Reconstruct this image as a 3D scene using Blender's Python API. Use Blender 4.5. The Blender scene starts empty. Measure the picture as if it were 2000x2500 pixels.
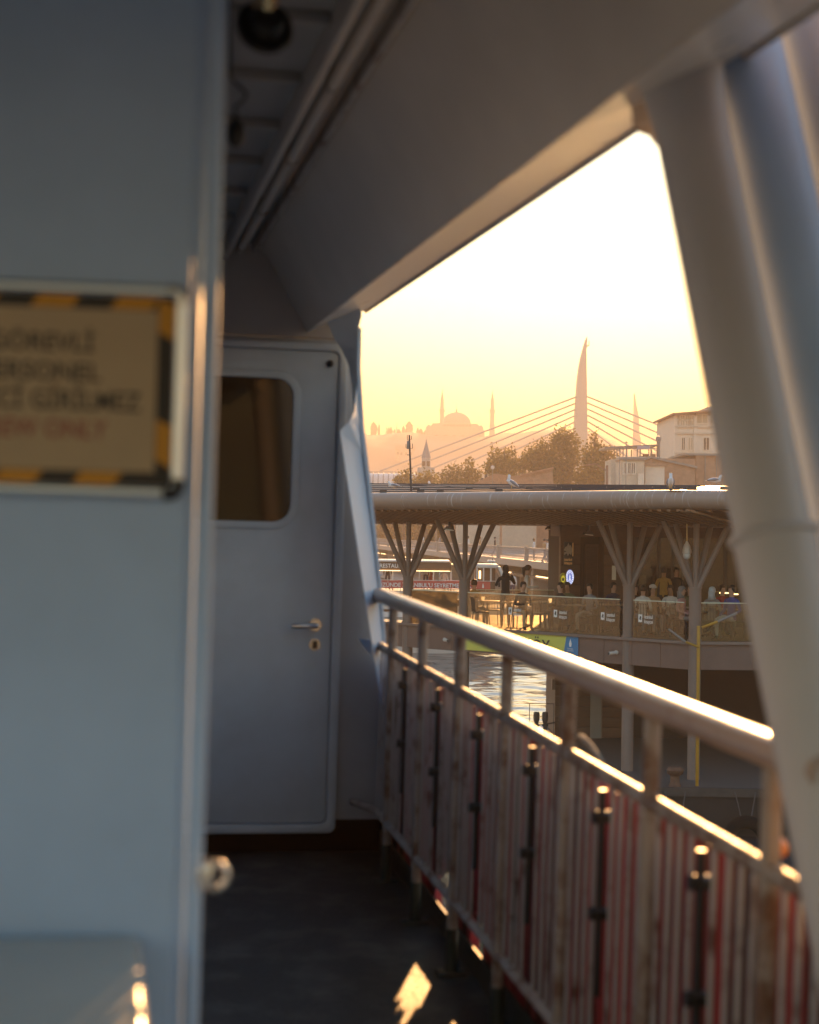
import bpy, bmesh, math, random
import numpy as np
from mathutils import Vector, Matrix

random.seed(7)
rng = np.random.default_rng(7)
scene = bpy.context.scene
COL = scene.collection

# ------------------------------------------------------------------ camera
F = 4000.0                       # focal length in pixels of the 2000x2500 photograph
EYE = Vector((0, 0, 7.3))        # eye height above the water
_p, _rho = math.atan(45 / F), 0.012
_f = Vector((0, math.cos(_p), math.sin(_p)))
_r0 = Vector((1, 0, 0)); _u0 = _r0.cross(_f)
_r = _r0 * math.cos(_rho) + _u0 * math.sin(_rho)
_u = _u0 * math.cos(_rho) - _r0 * math.sin(_rho)


def ray(px, py):
    return _f + _r * ((px - 1000) / F) + _u * ((1250 - py) / F)


def at(px, py, D):
    """world point seen at a photograph pixel, D metres in front of the eye"""
    v = ray(px, py)
    return EYE + v * (D / v.y)


cam_data = bpy.data.cameras.new('camera')
cam_data.sensor_fit = 'VERTICAL'
cam_data.sensor_height = 30.0
cam_data.lens = 48.0
cam_data.clip_start = 0.05
cam_data.clip_end = 9000
cam_data.dof.use_dof = True
cam_data.dof.focus_distance = 44.0
cam_data.dof.aperture_fstop = 2.8
cam = bpy.data.objects.new('camera', cam_data)
COL.objects.link(cam)
_m = Matrix((( _r.x, _u.x, -_f.x), (_r.y, _u.y, -_f.y), (_r.z, _u.z, -_f.z))).to_4x4()
_m.translation = EYE
cam.matrix_world = _m
scene.camera = cam

# ------------------------------------------------------------------ sky, sun, exposure
SUN = ray(1640, 490).normalized()
SUN_EL = math.asin(SUN.z)
SUN_AZ = math.atan2(SUN.x, SUN.y)
world = bpy.data.worlds.new('World')
scene.world = world
world.use_nodes = True
wn = world.node_tree
bg = wn.nodes['Background']
sky = wn.nodes.new('ShaderNodeTexSky')
sky.sky_type = 'NISHITA'
sky.sun_disc = False
sky.sun_elevation = SUN_EL
sky.sun_rotation = SUN_AZ
sky.air_density = 2.35
sky.dust_density = 0.5
sky.ozone_density = 6.0
wn.links.new(sky.outputs[0], bg.inputs[0])
bg.inputs[1].default_value = 0.15
sun_data = bpy.data.lights.new('sun', 'SUN')
sun_data.energy = 5.0
sun_data.angle = math.radians(0.6)
sun_data.color = (1.0, 0.50, 0.18)
sun = bpy.data.objects.new('sun', sun_data)
COL.objects.link(sun)
sun.rotation_euler = (-SUN).to_track_quat('-Z', 'Y').to_euler()
scene.view_settings.view_transform = 'Standard'
scene.view_settings.look = 'None'
scene.view_settings.gamma = 1.0
scene.view_settings.use_curve_mapping = False
scene.view_settings.exposure = 1.88
scene.cycles.use_denoising = True
scene.cycles.max_bounces = 9
scene.cycles.diffuse_bounces = 5
scene.cycles.glossy_bounces = 4
scene.cycles.transparent_max_bounces = 16
scene.cycles.volume_bounces = 0
scene.cycles.sample_clamp_indirect = 8.0
HAZE_D, HAZE_G = 0.00095, 0.12      # evening haze: density per metre, forward scattering

# ------------------------------------------------------------------ the ferry's own frame (it rides a little off level)
_Y = ray(260, 1187).normalized()
_Z = _u + _r * 0.028
_Z = (_Z - _Y * _Z.dot(_Y)).normalized()
_X = _Y.cross(_Z)
SHIP = Matrix(((_X.x, _Y.x, _Z.x), (_X.y, _Y.y, _Z.y), (_X.z, _Y.z, _Z.z))).to_4x4()
SHIP.translation = EYE - _Z * 1.5
I4 = Matrix.Identity(4)
T = Matrix.Translation


def sp(px, py, x=None, y=None, z=None):
    """point of the ferry frame seen at a pixel, on the plane x=, y= or z="""
    v = ray(px, py); v = Vector((v.dot(_X), v.dot(_Y), v.dot(_Z)))
    i, c = (0, x) if x is not None else (1, y) if y is not None else (2, z)
    o = Vector((0, 0, 1.5))
    return o + v * ((c - o[i]) / v[i])


# ------------------------------------------------------------------ materials
MATS = {}


def mat(name, col, rough=0.5, metal=0.0, var=0.0, vscale=4.0, col2=None, thr=(0.5, 0.62), bump=0.0, bscale=40.0,
        emit=None, estr=0.0, spec=0.5, coat=0.0, stretch=None, trans=0.0, rotz=None):
    if name in MATS:
        return MATS[name]
    m = bpy.data.materials.new(name)
    m.use_nodes = True
    nt = m.node_tree
    b = nt.nodes['Principled BSDF']
    b.inputs['Roughness'].default_value = rough
    b.inputs['Metallic'].default_value = metal
    b.inputs['Specular IOR Level'].default_value = spec
    b.inputs['Coat Weight'].default_value = coat
    b.inputs['Transmission Weight'].default_value = trans
    c4 = (*col, 1)
    b.inputs['Base Color'].default_value = c4
    tc = nt.nodes.new('ShaderNodeTexCoord')
    mp = nt.nodes.new('ShaderNodeMapping')
    nt.links.new(tc.outputs['Object'], mp.inputs[0])
    if rotz is not None:
        m0 = nt.nodes.new('ShaderNodeMapping'); m0.inputs['Rotation'].default_value = (0, 0, rotz)
        nt.links.new(tc.outputs['Object'], m0.inputs[0]); nt.links.new(m0.outputs[0], mp.inputs[0])
    if stretch:
        mp.inputs['Scale'].default_value = stretch
    if var > 0 or col2:
        n = nt.nodes.new('ShaderNodeTexNoise')
        n.inputs['Scale'].default_value = vscale
        n.inputs['Detail'].default_value = 6
        n.inputs['Roughness'].default_value = 0.62
        nt.links.new(mp.outputs[0], n.inputs['Vector'])
        cr = nt.nodes.new('ShaderNodeValToRGB')
        if col2:
            cr.color_ramp.elements[0].position, cr.color_ramp.elements[1].position = thr
            cr.color_ramp.elements[0].color = c4
            cr.color_ramp.elements[1].color = (*col2, 1)
        else:
            cr.color_ramp.elements[0].position, cr.color_ramp.elements[1].position = 0.3, 0.72
            cr.color_ramp.elements[0].color = tuple(max(0, x * (1 - var)) for x in col) + (1,)
            cr.color_ramp.elements[1].color = tuple(min(1, x * (1 + var)) for x in col) + (1,)
        nt.links.new(n.outputs['Fac'], cr.inputs[0])
        nt.links.new(cr.outputs[0], b.inputs['Base Color'])
        mr = nt.nodes.new('ShaderNodeMapRange')
        mr.inputs['To Min'].default_value = max(0.03, rough - 0.12)
        mr.inputs['To Max'].default_value = min(1, rough + 0.12)
        nt.links.new(n.outputs['Fac'], mr.inputs[0])
        nt.links.new(mr.outputs[0], b.inputs['Roughness'])
    if bump > 0:
        n2 = nt.nodes.new('ShaderNodeTexNoise')
        n2.inputs['Scale'].default_value = bscale
        n2.inputs['Detail'].default_value = 5
        nt.links.new(mp.outputs[0], n2.inputs['Vector'])
        bp = nt.nodes.new('ShaderNodeBump')
        bp.inputs['Strength'].default_value = bump
        bp.inputs['Distance'].default_value = 0.02
        nt.links.new(n2.outputs['Fac'], bp.inputs['Height'])
        nt.links.new(bp.outputs[0], b.inputs['Normal'])
    if emit:
        b.inputs['Emission Color'].default_value = (*emit, 1)
        b.inputs['Emission Strength'].default_value = estr
    MATS[name] = m
    return m


def glass_mat(name, tint, dirt, dirt_amt, rough=0.02):
    m = bpy.data.materials.new(name); m.use_nodes = True
    nt = m.node_tree; nt.nodes.clear()
    out = nt.nodes.new('ShaderNodeOutputMaterial')
    tr = nt.nodes.new('ShaderNodeBsdfTransparent'); tr.inputs[0].default_value = (*tint, 1)
    gl = nt.nodes.new('ShaderNodeBsdfGlossy'); gl.inputs['Roughness'].default_value = rough
    fr = nt.nodes.new('ShaderNodeFresnel'); fr.inputs[0].default_value = 1.5
    mx = nt.nodes.new('ShaderNodeMixShader')
    nt.links.new(fr.outputs[0], mx.inputs[0]); nt.links.new(tr.outputs[0], mx.inputs[1]); nt.links.new(gl.outputs[0], mx.inputs[2])
    df = nt.nodes.new('ShaderNodeBsdfTranslucent'); df.inputs[0].default_value = (*dirt, 1)
    d2 = nt.nodes.new('ShaderNodeBsdfDiffuse'); d2.inputs[0].default_value = (*dirt, 1)
    md = nt.nodes.new('ShaderNodeMixShader'); md.inputs[0].default_value = 0.4
    nt.links.new(df.outputs[0], md.inputs[1]); nt.links.new(d2.outputs[0], md.inputs[2])
    tc = nt.nodes.new('ShaderNodeTexCoord')
    n = nt.nodes.new('ShaderNodeTexNoise'); n.inputs['Scale'].default_value = 3.0; n.inputs['Detail'].default_value = 8; n.inputs['Roughness'].default_value = .7
    n.inputs['Distortion'].default_value = 0.6
    nt.links.new(tc.outputs['Object'], n.inputs['Vector'])
    mr = nt.nodes.new('ShaderNodeMapRange'); mr.inputs['From Min'].default_value = .35; mr.inputs['From Max'].default_value = .75
    mr.inputs['To Min'].default_value = dirt_amt * .35; mr.inputs['To Max'].default_value = dirt_amt * 1.7
    nt.links.new(n.outputs['Fac'], mr.inputs[0])
    m2 = nt.nodes.new('ShaderNodeMixShader')
    nt.links.new(mr.outputs[0], m2.inputs[0]); nt.links.new(mx.outputs[0], m2.inputs[1]); nt.links.new(md.outputs[0], m2.inputs[2])
    nt.links.new(m2.outputs[0], out.inputs[0])
    MATS[name] = m
    return m


# ------------------------------------------------------------------ mesh builder
def basis(d):
    d = Vector(d).normalized()
    a = Vector((0, 0, 1)) if abs(d.z) < 0.95 else Vector((1, 0, 0))
    x = a.cross(d).normalized()
    return x, d.cross(x)


BASE = {}


class MB:
    def __init__(s):
        s.v, s.f, s.m = [], [], []

    def add(s, vs, fs, mi=0):
        o = len(s.v)
        s.v += [tuple(p) for p in vs]
        s.f += [tuple(i + o for i in q) for q in fs]
        s.m += [mi] * len(fs)
        return s

    def box(s, x0, x1, y0, y1, z0, z1, mi=0, M=None):
        vs = [Vector((x, y, z)) for z in (z0, z1) for y in (y0, y1) for x in (x0, x1)]
        if M is not None:
            vs = [M @ p for p in vs]
        return s.add(vs, [(0, 2, 3, 1), (4, 5, 7, 6), (0, 1, 5, 4), (2, 6, 7, 3), (0, 4, 6, 2), (1, 3, 7, 5)], mi)

    def tube(s, p0, p1, r0, r1=None, n=12, mi=0, cap=True):
        r1 = r0 if r1 is None else r1
        p0, p1 = Vector(p0), Vector(p1)
        x, y = basis(p1 - p0)
        vs = []
        for p, r in ((p0, r0), (p1, r1)):
            vs += [p + (x * math.cos(2 * math.pi * k / n) + y * math.sin(2 * math.pi * k / n)) * r for k in range(n)]
        fs = [(k, (k + 1) % n, n + (k + 1) % n, n + k) for k in range(n)]
        if cap:
            fs += [tuple(range(n))[::-1], tuple(range(n, 2 * n))]
        return s.add(vs, fs, mi)

    def path(s, pts, r, n=8, mi=0, closed=False):
        pts = [Vector(p) for p in pts]
        N = len(pts)
        rr = r if isinstance(r, (list, tuple)) else [r] * N
        t0 = (pts[1] - pts[0]).normalized()
        x, y = basis(t0)
        vs = []
        for i, p in enumerate(pts):
            a = pts[(i - 1) % N] if (closed or i > 0) else p
            b = pts[(i + 1) % N] if (closed or i < N - 1) else p
            t = (b - a).normalized()
            x = (x - t * x.dot(t)).normalized(); y = t.cross(x)
            vs += [p + (x * math.cos(2 * math.pi * k / n) + y * math.sin(2 * math.pi * k / n)) * rr[i] for k in range(n)]
        fs = []
        for i in range(N if closed else N - 1):
            j = (i + 1) % N
            fs += [(i * n + k, i * n + (k + 1) % n, j * n + (k + 1) % n, j * n + k) for k in range(n)]
        if not closed:
            fs += [tuple(range(n))[::-1], tuple(range((N - 1) * n, N * n))]
        return s.add(vs, fs, mi)

    def lathe(s, prof, M=None, n=20, mi=0):
        """profile (r, z) turned round the local z axis"""
        M = M or I4
        vs, fs = [], []
        for r, z in prof:
            vs += [M @ Vector((r * math.cos(2 * math.pi * k / n), r * math.sin(2 * math.pi * k / n), z)) for k in range(n)]
        for i in range(len(prof) - 1):
            fs += [(i * n + k, i * n + (k + 1) % n, (i + 1) * n + (k + 1) % n, (i + 1) * n + k) for k in range(n)]
        if prof[0][0] > 1e-4:
            fs.append(tuple(range(n))[::-1])
        if prof[-1][0] > 1e-4:
            fs.append(tuple(range((len(prof) - 1) * n, len(prof) * n)))
        return s.add(vs, fs, mi)

    def prism(s, poly, off, mi=0):
        """poly: 3-D points of a planar outline, off: extrusion vector"""
        poly = [Vector(p) for p in poly]; off = Vector(off); n = len(poly)
        vs = poly + [p + off for p in poly]
        fs = [tuple(range(n))[::-1], tuple(range(n, 2 * n))] + [(k, (k + 1) % n, n + (k + 1) % n, n + k) for k in range(n)]
        return s.add(vs, fs, mi)

    def ell(s, c, r, n=12, m=8, mi=0, M=None):
        c = Vector(c)
        prof = [(max(1e-5, math.sin(math.pi * i / m)), -math.cos(math.pi * i / m)) for i in range(m + 1)]
        S = (M or I4) @ T(c) @ Matrix.Diagonal((*r, 1))
        return s.lathe(prof, S, n, mi)

    def build(s, name, mats, parent=None, frame=None, smooth=False, bevel=0.0, seg=2, label=None, cat=None, group=None,
              kind=None):
        me = bpy.data.meshes.new(name)
        b = BASE.get(parent.name, Vector((0, 0, 0))) if parent is not None else Vector((0, 0, 0))
        me.from_pydata([(p[0] - b.x, p[1] - b.y, p[2] - b.z) for p in s.v], [], s.f)
        mats = mats if isinstance(mats, (list, tuple)) else [mats]
        for q in mats:
            me.materials.append(q)
        if len(mats) > 1:
            me.polygons.foreach_set('material_index', s.m)
        bm = bmesh.new(); bm.from_mesh(me)
        bmesh.ops.recalc_face_normals(bm, faces=bm.faces)
        if bevel > 0:
            ed = [e for e in bm.edges if len(e.link_faces) == 2 and e.calc_face_angle(0) > 0.5]
            bmesh.ops.bevel(bm, geom=ed, offset=bevel, segments=seg, profile=0.5, affect='EDGES', clamp_overlap=True)
        bm.to_mesh(me); bm.free()
        if smooth or bevel > 0:
            me.polygons.foreach_set('use_smooth', [True] * len(me.polygons))
            if smooth != 'all':
                me.set_sharp_from_angle(angle=math.radians(40))
        o = bpy.data.objects.new(name, me)
        COL.objects.link(o)
        if parent is not None:
            o.parent = parent
            BASE[o.name] = b
        elif frame is not None:
            o.matrix_world = frame
        tag(o, label, cat, group, kind)
        return o


def tag(o, label=None, cat=None, group=None, kind=None):
    for k, v in (('label', label), ('category', cat), ('group', group), ('kind', kind)):
        if v:
            o[k] = v
    return o


def thing(name, label, cat, base=(0, 0, 0), frame=None, group=None):
    """an Empty at the thing's base; children are given in the same frame as base"""
    o = bpy.data.objects.new(name, None)
    o.empty_display_size = 0.1
    COL.objects.link(o)
    o.matrix_world = (frame or I4) @ T(Vector(base))
    BASE[o.name] = Vector(base)
    return tag(o, label, cat, group)


def copy_tree(o, parent=None):
    c = o.copy()
    COL.objects.link(c)
    if parent is not None:
        c.parent = parent
    for ch in list(o.children):
        copy_tree(ch, c)
    return c


_TXT = {}


def text_geo(txt):
    """outline mesh of a line of lettering, height about 1, centred"""
    if txt not in _TXT:
        cu = bpy.data.curves.new('lettering', 'FONT')
        cu.body = txt; cu.size = 1.0; cu.resolution_u = 3; cu.offset = 0.012
        o = bpy.data.objects.new('lettering', cu)
        COL.objects.link(o)
        dg = bpy.context.evaluated_depsgraph_get()
        me = bpy.data.meshes.new_from_object(o.evaluated_get(dg))
        vs = [v.co.copy() for v in me.vertices]
        fs = [tuple(p.vertices) for p in me.polygons]
        x0 = min(v.x for v in vs); x1 = max(v.x for v in vs)
        for v in vs:
            v.x -= (x0 + x1) / 2
        _TXT[txt] = (vs, fs, x1 - x0)
        bpy.data.objects.remove(o); bpy.data.meshes.remove(me); bpy.data.curves.remove(cu)
    return _TXT[txt]


def lettering(mb, txt, c, xdir, zdir, width=None, size=None, mi=0):
    vs, fs, w = text_geo(txt)
    s = size if size else width / w
    sx = (width / w) if width else s
    c, xdir, zdir = Vector(c), Vector(xdir), Vector(zdir)
    mb.add([c + xdir * (v.x * sx) + zdir * (v.y * s) for v in vs], fs, mi)
# ------------------------------------------------------------------ materials of the ferry
PAINT = mat('sky_tinted_white', (0.40, 0.55, 0.79), 0.42, var=0.10, vscale=2.2, bump=0.09, bscale=4.5)  # white walls; the blue of the skylight is mixed into the paint
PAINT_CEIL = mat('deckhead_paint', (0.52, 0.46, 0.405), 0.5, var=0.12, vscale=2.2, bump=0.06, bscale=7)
PAINT_RUST = mat('rusting_paint', (0.36, 0.32, 0.29), 0.42, vscale=9, col2=(0.16, 0.075, 0.035), thr=(0.50, 0.66), bump=0.15, bscale=60)
BARM = mat('bar_paint', (0.36, 0.335, 0.32), 0.45, vscale=9, col2=(0.10, 0.055, 0.035), thr=(0.52, 0.68))
HANDM = mat('handrail_paint', (0.34, 0.24, 0.185), 0.38, vscale=7, col2=(0.22, 0.12, 0.07), thr=(0.58, 0.75), bump=0.05, bscale=50, spec=1.0)
CEILD = mat('ceiling_grey', (0.30, 0.30, 0.305), 0.6, var=0.12, vscale=3)
BULKM = mat('bulkhead_paint', (0.33, 0.36, 0.40), 0.5, var=0.1, vscale=3)
STANM = mat('stanchion_paint', (0.29, 0.24, 0.205), 0.45, vscale=10, col2=(0.13, 0.06, 0.03), thr=(0.46, 0.62), bump=0.2, bscale=60)
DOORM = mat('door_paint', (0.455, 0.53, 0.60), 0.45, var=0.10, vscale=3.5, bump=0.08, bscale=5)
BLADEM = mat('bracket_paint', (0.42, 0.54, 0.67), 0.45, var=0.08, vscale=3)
HEADM = mat('header_shade_grey', (0.36, 0.345, 0.335), 0.6, var=0.08, vscale=3)  # shade above the door is put into this grey
PILM = mat('pillar_paint', (0.50, 0.475, 0.475), 0.45, var=0.05, vscale=4, bump=0.04, bscale=8)
DECKP = mat('deck_paint', (0.022, 0.030, 0.031), 0.58, vscale=5, col2=(0.10, 0.10, 0.09), thr=(0.47, 0.68), bump=0.7, bscale=60, spec=0.35)
BLACK = mat('black_rubber', (0.012, 0.012, 0.012), 0.45)
GREENP = mat('dark_green_paint', (0.012, 0.022, 0.018), 0.4, var=0.3, vscale=10)
STEEL = mat('brushed_steel', (0.55, 0.55, 0.56), 0.28, metal=1.0)
ALU = mat('aluminium_frame', (0.72, 0.76, 0.80), 0.34, metal=0.85)
DARKGLASS = mat('dark_door_glass', (0.012, 0.007, 0.004), 0.04, spec=0.25)
REDV = mat('red_vinyl', (0.46, 0.045, 0.05), 0.55, col2=(0.06, 0.02, 0.021), vscale=9, thr=(0.43, 0.60), stretch=(0.3, 1.6, 0.06))
PAPER = mat('sign_paper', (0.47, 0.34, 0.20), 0.55, var=0.06, vscale=8)
YEL = mat('hazard_yellow', (0.62, 0.27, 0.012), 0.5)
INK = mat('sign_black', (0.035, 0.028, 0.022), 0.6)
REDINK = mat('sign_red', (0.33, 0.09, 0.06), 0.6)

RX = 1.105            # railing line
# ---- deck
MB().box(-2.2, 1.195, -3.0, 6.9, -0.12, 0.0).box(1.195, 1.75, 1.6, 2.55, -0.12, 0.0).build('deck', DECKP, frame=SHIP, bevel=0.01, kind='structure',
                                                  label='dark painted ferry side deck with worn patches')

# ---- deckhead (ceiling) with its sloping side panel, soffit lip, beams and pipe trunk
hd = thing('deckhead', 'white sloping ferry ceiling panel with pipe trunk above the railing', 'ceiling', (0.5, 3, 2.5), SHIP)
prof = [(0.572, 2.515), (0.62, 2.475), (0.70, 2.345), (0.755, 2.245), (0.792, 2.178), (0.800, 2.166), (1.080, 2.296), (1.084, 2.286), (1.094, 2.288), (1.098, 2.31),
        (1.10, 2.40), (1.06, 2.62), (0.572, 2.62)]
NY = [-1.7, 7.06]
m = MB()
n = len(prof)
vs = [(x, y, z) for y in NY for x, z in prof]
m.add(vs, [(k, (k + 1) % n, n + (k + 1) % n, n + k) for k in range(n)] + [tuple(range(n)), tuple(range(n, 2 * n))])
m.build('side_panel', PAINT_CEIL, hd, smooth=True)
LIPM = mat('water_glare_lip', (0.78, 0.73, 0.67), 0.30, var=0.05, vscale=3, spec=0.6)  # paler gloss than the panel, so glare off the water sits in the colour
m = MB(); m.prism([(0.803, -1.1, 2.1644), (1.078, -1.1, 2.2921), (1.078, -1.1, 2.2947), (0.803, -1.1, 2.1670)], (0, 8.1, 0)); m.build('soffit_lip', LIPM, hd)
MB().box(-2.2, 0.572, -1.7, 6.8, 2.52, 2.62).build('ceiling_plate', CEILD, hd)
for k in range(9):
    y = 1.9 + 0.52 * k
    MB().box(-1.0, 0.44, y, y + 0.025, 2.492, 2.52).build('beam', CEILD, hd, bevel=0.004)
MB().box(0.442, 0.462, -0.5, 6.75, 2.44, 2.522).build('trunk_side', PAINT_CEIL, hd, bevel=0.004)
MB().tube((0.508, -0.5, 2.478), (0.508, 6.72, 2.478), 0.016, n=12).build('pipe', PAINT_CEIL, hd, smooth=True)
m = MB()
for k in range(7):
    m = MB().box(0.490, 0.526, 1.2 + 0.9 * k, 1.225 + 0.9 * k, 2.458, 2.52)
    m.build('pipe_clip', PAINT_RUST, hd)
MB().box(1.102, 2.3, -0.5, 2.50, 2.42, 2.6).build('outer_plate', PAINT_CEIL, hd)
MB().box(0.560, 0.578, -0.5, 6.70, 2.470, 2.514).build('edge_flange', PAINT_RUST, hd, bevel=0.004)

# ---- forward bulkhead with its door
YB = 6.78
bk = thing('bulkhead', 'grey white steel bulkhead at the end of the side deck', 'wall', (0.6, YB, 0), SHIP)
pe = [sp(q[0] - 6, q[1], y=YB) for q in ((872, 780), (875, 900), (884, 1040), (900, 1185), (918, 1340), (928, 1420), (940, 1600), (950, 1850))]
MB().prism([(-0.4, YB, 0.135), (-0.4, YB, 2.138), (pe[0].x - 0.02, YB, 2.138)] + [tuple(p) for p in pe[1:]] + [(1.2, YB, 0.135)], (0, 0.06, 0)).build('plate', BULKM, bk)
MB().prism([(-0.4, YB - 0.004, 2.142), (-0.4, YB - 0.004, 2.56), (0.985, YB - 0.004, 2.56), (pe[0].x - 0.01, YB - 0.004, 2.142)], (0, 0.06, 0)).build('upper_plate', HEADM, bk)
MB().box(-0.4, 1.199, YB + 0.003, YB + 0.05, 0.0, 0.135).build('coaming', mat('coaming_black', (.003, .003, .003), .95, spec=.05), bk)
dr = thing('steel_door', 'closed white steel cabin door with dark rounded window', 'door', (0.6, YB, 0.09), SHIP)


def rrect(x0, x1, z0, z1, r, n=6):
    pts = []
    for cx, cz, a0 in ((x1 - r, z1 - r, 0), (x0 + r, z1 - r, 90), (x0 + r, z0 + r, 180), (x1 - r, z0 + r, 270)):
        for k in range(n + 1):
            a = math.radians(a0 + 90 * k / n)
            pts.append((cx + r * math.cos(a), cz + r * math.sin(a)))
    return pts


def ring_prism(outer, inner, y0, y1, name, mt, parent, bevel=0.0):
    """a flat frame between two outlines with the same number of points, in the x-z plane"""
    n = len(outer)
    vs = [(x, y, z) for y in (y0, y1) for lp in (outer, inner) for x, z in lp]
    fs = []
    for k in range(n):
        j = (k + 1) % n
        fs += [(k, j, n + j, n + k), (2 * n + k, 3 * n + k, 3 * n + j, 2 * n + j), (k, 2 * n + k, 2 * n + j, j), (n + k, n + j, 3 * n + j, 3 * n + k)]
    return MB().add(vs, fs).build(name, mt, parent, smooth=True, bevel=bevel)


ring_prism(rrect(0.20, 0.975, 0.085, 2.118, 0.03), rrect(0.245, 0.938, 0.122, 2.088, 0.03), YB - 0.035, YB - 0.001, 'frame', DOORM, dr, 0.004)
ring_prism(rrect(0.249, 0.934, 0.126, 2.084, 0.028), rrect(0.31, 0.752, 1.372, 1.968, 0.075), YB - 0.026, YB - 0.003, 'leaf', DOORM, dr, 0.003)
wd = ring_prism(rrect(0.282, 0.782, 1.344, 1.996, 0.10), rrect(0.312, 0.750, 1.374, 1.966, 0.073), YB - 0.036, YB - 0.0265, 'window_trim', DOORM, dr, 0.003)
m = MB(); m.prism([(x, YB - 0.018, z) for x, z in rrect(0.312, 0.750, 1.374, 1.966, 0.073)], (0, 0.008, 0))
m.build('window_pane', DARKGLASS, dr)
h = MB()
h.tube((0.868, YB - 0.026, 0.950), (0.868, YB - 0.036, 0.950), 0.026, n=20)
h.build('rosette', STEEL, dr, smooth=True)
MB().path([(0.868, YB - 0.036, 0.950), (0.868, YB - 0.075, 0.950), (0.855, YB - 0.085, 0.950), (0.80, YB - 0.088, 0.949), (0.765, YB - 0.086, 0.948)], 0.0105, n=10).build('handle', STEEL, dr, smooth=True)
MB().tube((0.868, YB - 0.026, 0.868), (0.868, YB - 0.034, 0.868), 0.025, n=20).build('lock_plate', STEEL, dr, smooth=True)
MB().box(0.858, 0.878, YB - 0.0365, YB - 0.0342, 0.852, 0.884).build('keyhole', BLACK, dr)
MB().lathe([(0.014, 0), (0.016, 0.01), (0.010, 0.028), (0.004, 0.032)], T((0.897, YB - 0.026, 2.035)) @ Matrix.Rotation(math.pi / 2, 4, 'X'), 14).build('door_stop', BLACK, dr, smooth=True)

# ---- bracket at the end of the opening: bright flared blade plate and its head gusset
br = thing('frame_bracket', 'tall tapering white bracket plate at the far end of the railing', 'bracket', (1.1, 6.55, 0.2), SHIP)
inner = [(866, 1002), (852, 1030), (830, 1052), (846, 1160), (866, 1290), (884, 1410), (902, 1530), (922, 1660), (941, 1790), (950, 1960)]
outer = [(872, 930), (880, 1040), (888, 1110), (897, 1185), (906, 1260), (916, 1340), (925, 1420), (934, 1530), (943, 1680), (954, 1960)]
def strip(a, b, ya, yb, th, name, mt, par):
    A = [sp(*q, y=ya) for q in a]; B = [sp(*q, y=yb) for q in b]
    nn = len(A)
    vs = A + B + [p + Vector((0.0, th, 0)) for p in A] + [p + Vector((0.0, th, 0)) for p in B]
    fs = []
    for k in range(nn - 1):
        fs += [(k, k + 1, nn + k + 1, nn + k), (2 * nn + k, 3 * nn + k, 3 * nn + k + 1, 2 * nn + k + 1),
               (k, 2 * nn + k, 2 * nn + k + 1, k + 1), (nn + k, nn + k + 1, 3 * nn + k + 1, 3 * nn + k)]
    fs += [(0, nn, 3 * nn, 2 * nn), (nn - 1, 3 * nn - 1, 4 * nn - 1, 2 * nn - 1)]
    return MB().add(vs, fs).build(name, mt, par, smooth=True)
strip(inner, outer, 6.40, 6.62, 0.014, 'blade', BLADEM, br)
fl = [(874, 800), (872, 900), (880, 1040), (888, 1110), (897, 1185), (906, 1260), (916, 1340), (925, 1420), (934, 1530), (943, 1680), (954, 1960)]
fl2 = [(q[0] + (9 if q[1] < 1300 else 6), q[1]) for q in fl]
strip(fl, fl2, 6.60, 6.605, 0.09, 'flange', BLADEM, br)
g1 = [(800, 782), (806, 800), (818, 828), (838, 858), (852, 892), (860, 940), (864, 1002)]
g2 = [(868, 722), (884, 768), (876, 800), (873, 850), (872, 900), (873, 940), (874, 1002)]
strip(g1, g2, 6.70, 6.615, 0.012, 'gusset', DOORM, br)
MB().prism([sp(876, 1560, y=6.7), sp(906, 1562, y=6.7), sp(906, 1600, y=6.7)], (0, 0.012, 0)).build('foot_gusset', PAINT, br)

# ---- cabin wall close to the camera on the left
wl = thing('cabin_wall', 'blue lit white cabin wall filling the left foreground', 'wall', (-0.6, 2.12, 0), SHIP)
WYAW = Matrix.Translation((0.13, 2.12, 0)) @ Matrix.Rotation(math.radians(-6), 4, 'Z') @ Matrix.Translation((-0.13, -2.12, 0))
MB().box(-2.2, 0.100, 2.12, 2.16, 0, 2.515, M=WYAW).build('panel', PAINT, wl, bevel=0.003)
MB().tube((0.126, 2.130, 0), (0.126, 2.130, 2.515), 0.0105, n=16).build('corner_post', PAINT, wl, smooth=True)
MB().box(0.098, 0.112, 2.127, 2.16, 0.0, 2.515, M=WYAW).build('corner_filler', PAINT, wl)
MB().box(0.085, 0.113, 2.165, 6.775, 0, 2.515).build('passage_side', PAINT, wl)
MB().path([(0.150 + 0.0165 * math.cos(2 * math.pi * k / 24), 2.105, 1.004 + 0.0165 * math.sin(2 * math.pi * k / 24)) for k in range(24)], 0.0045, n=10, closed=True).build('ring_hook', STEEL, wl, smooth=True)
MB().box(0.138, 0.148, 2.1, 2.115, 0.985, 1.02).build('hook_lug', STEEL, wl, bevel=0.003)

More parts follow.
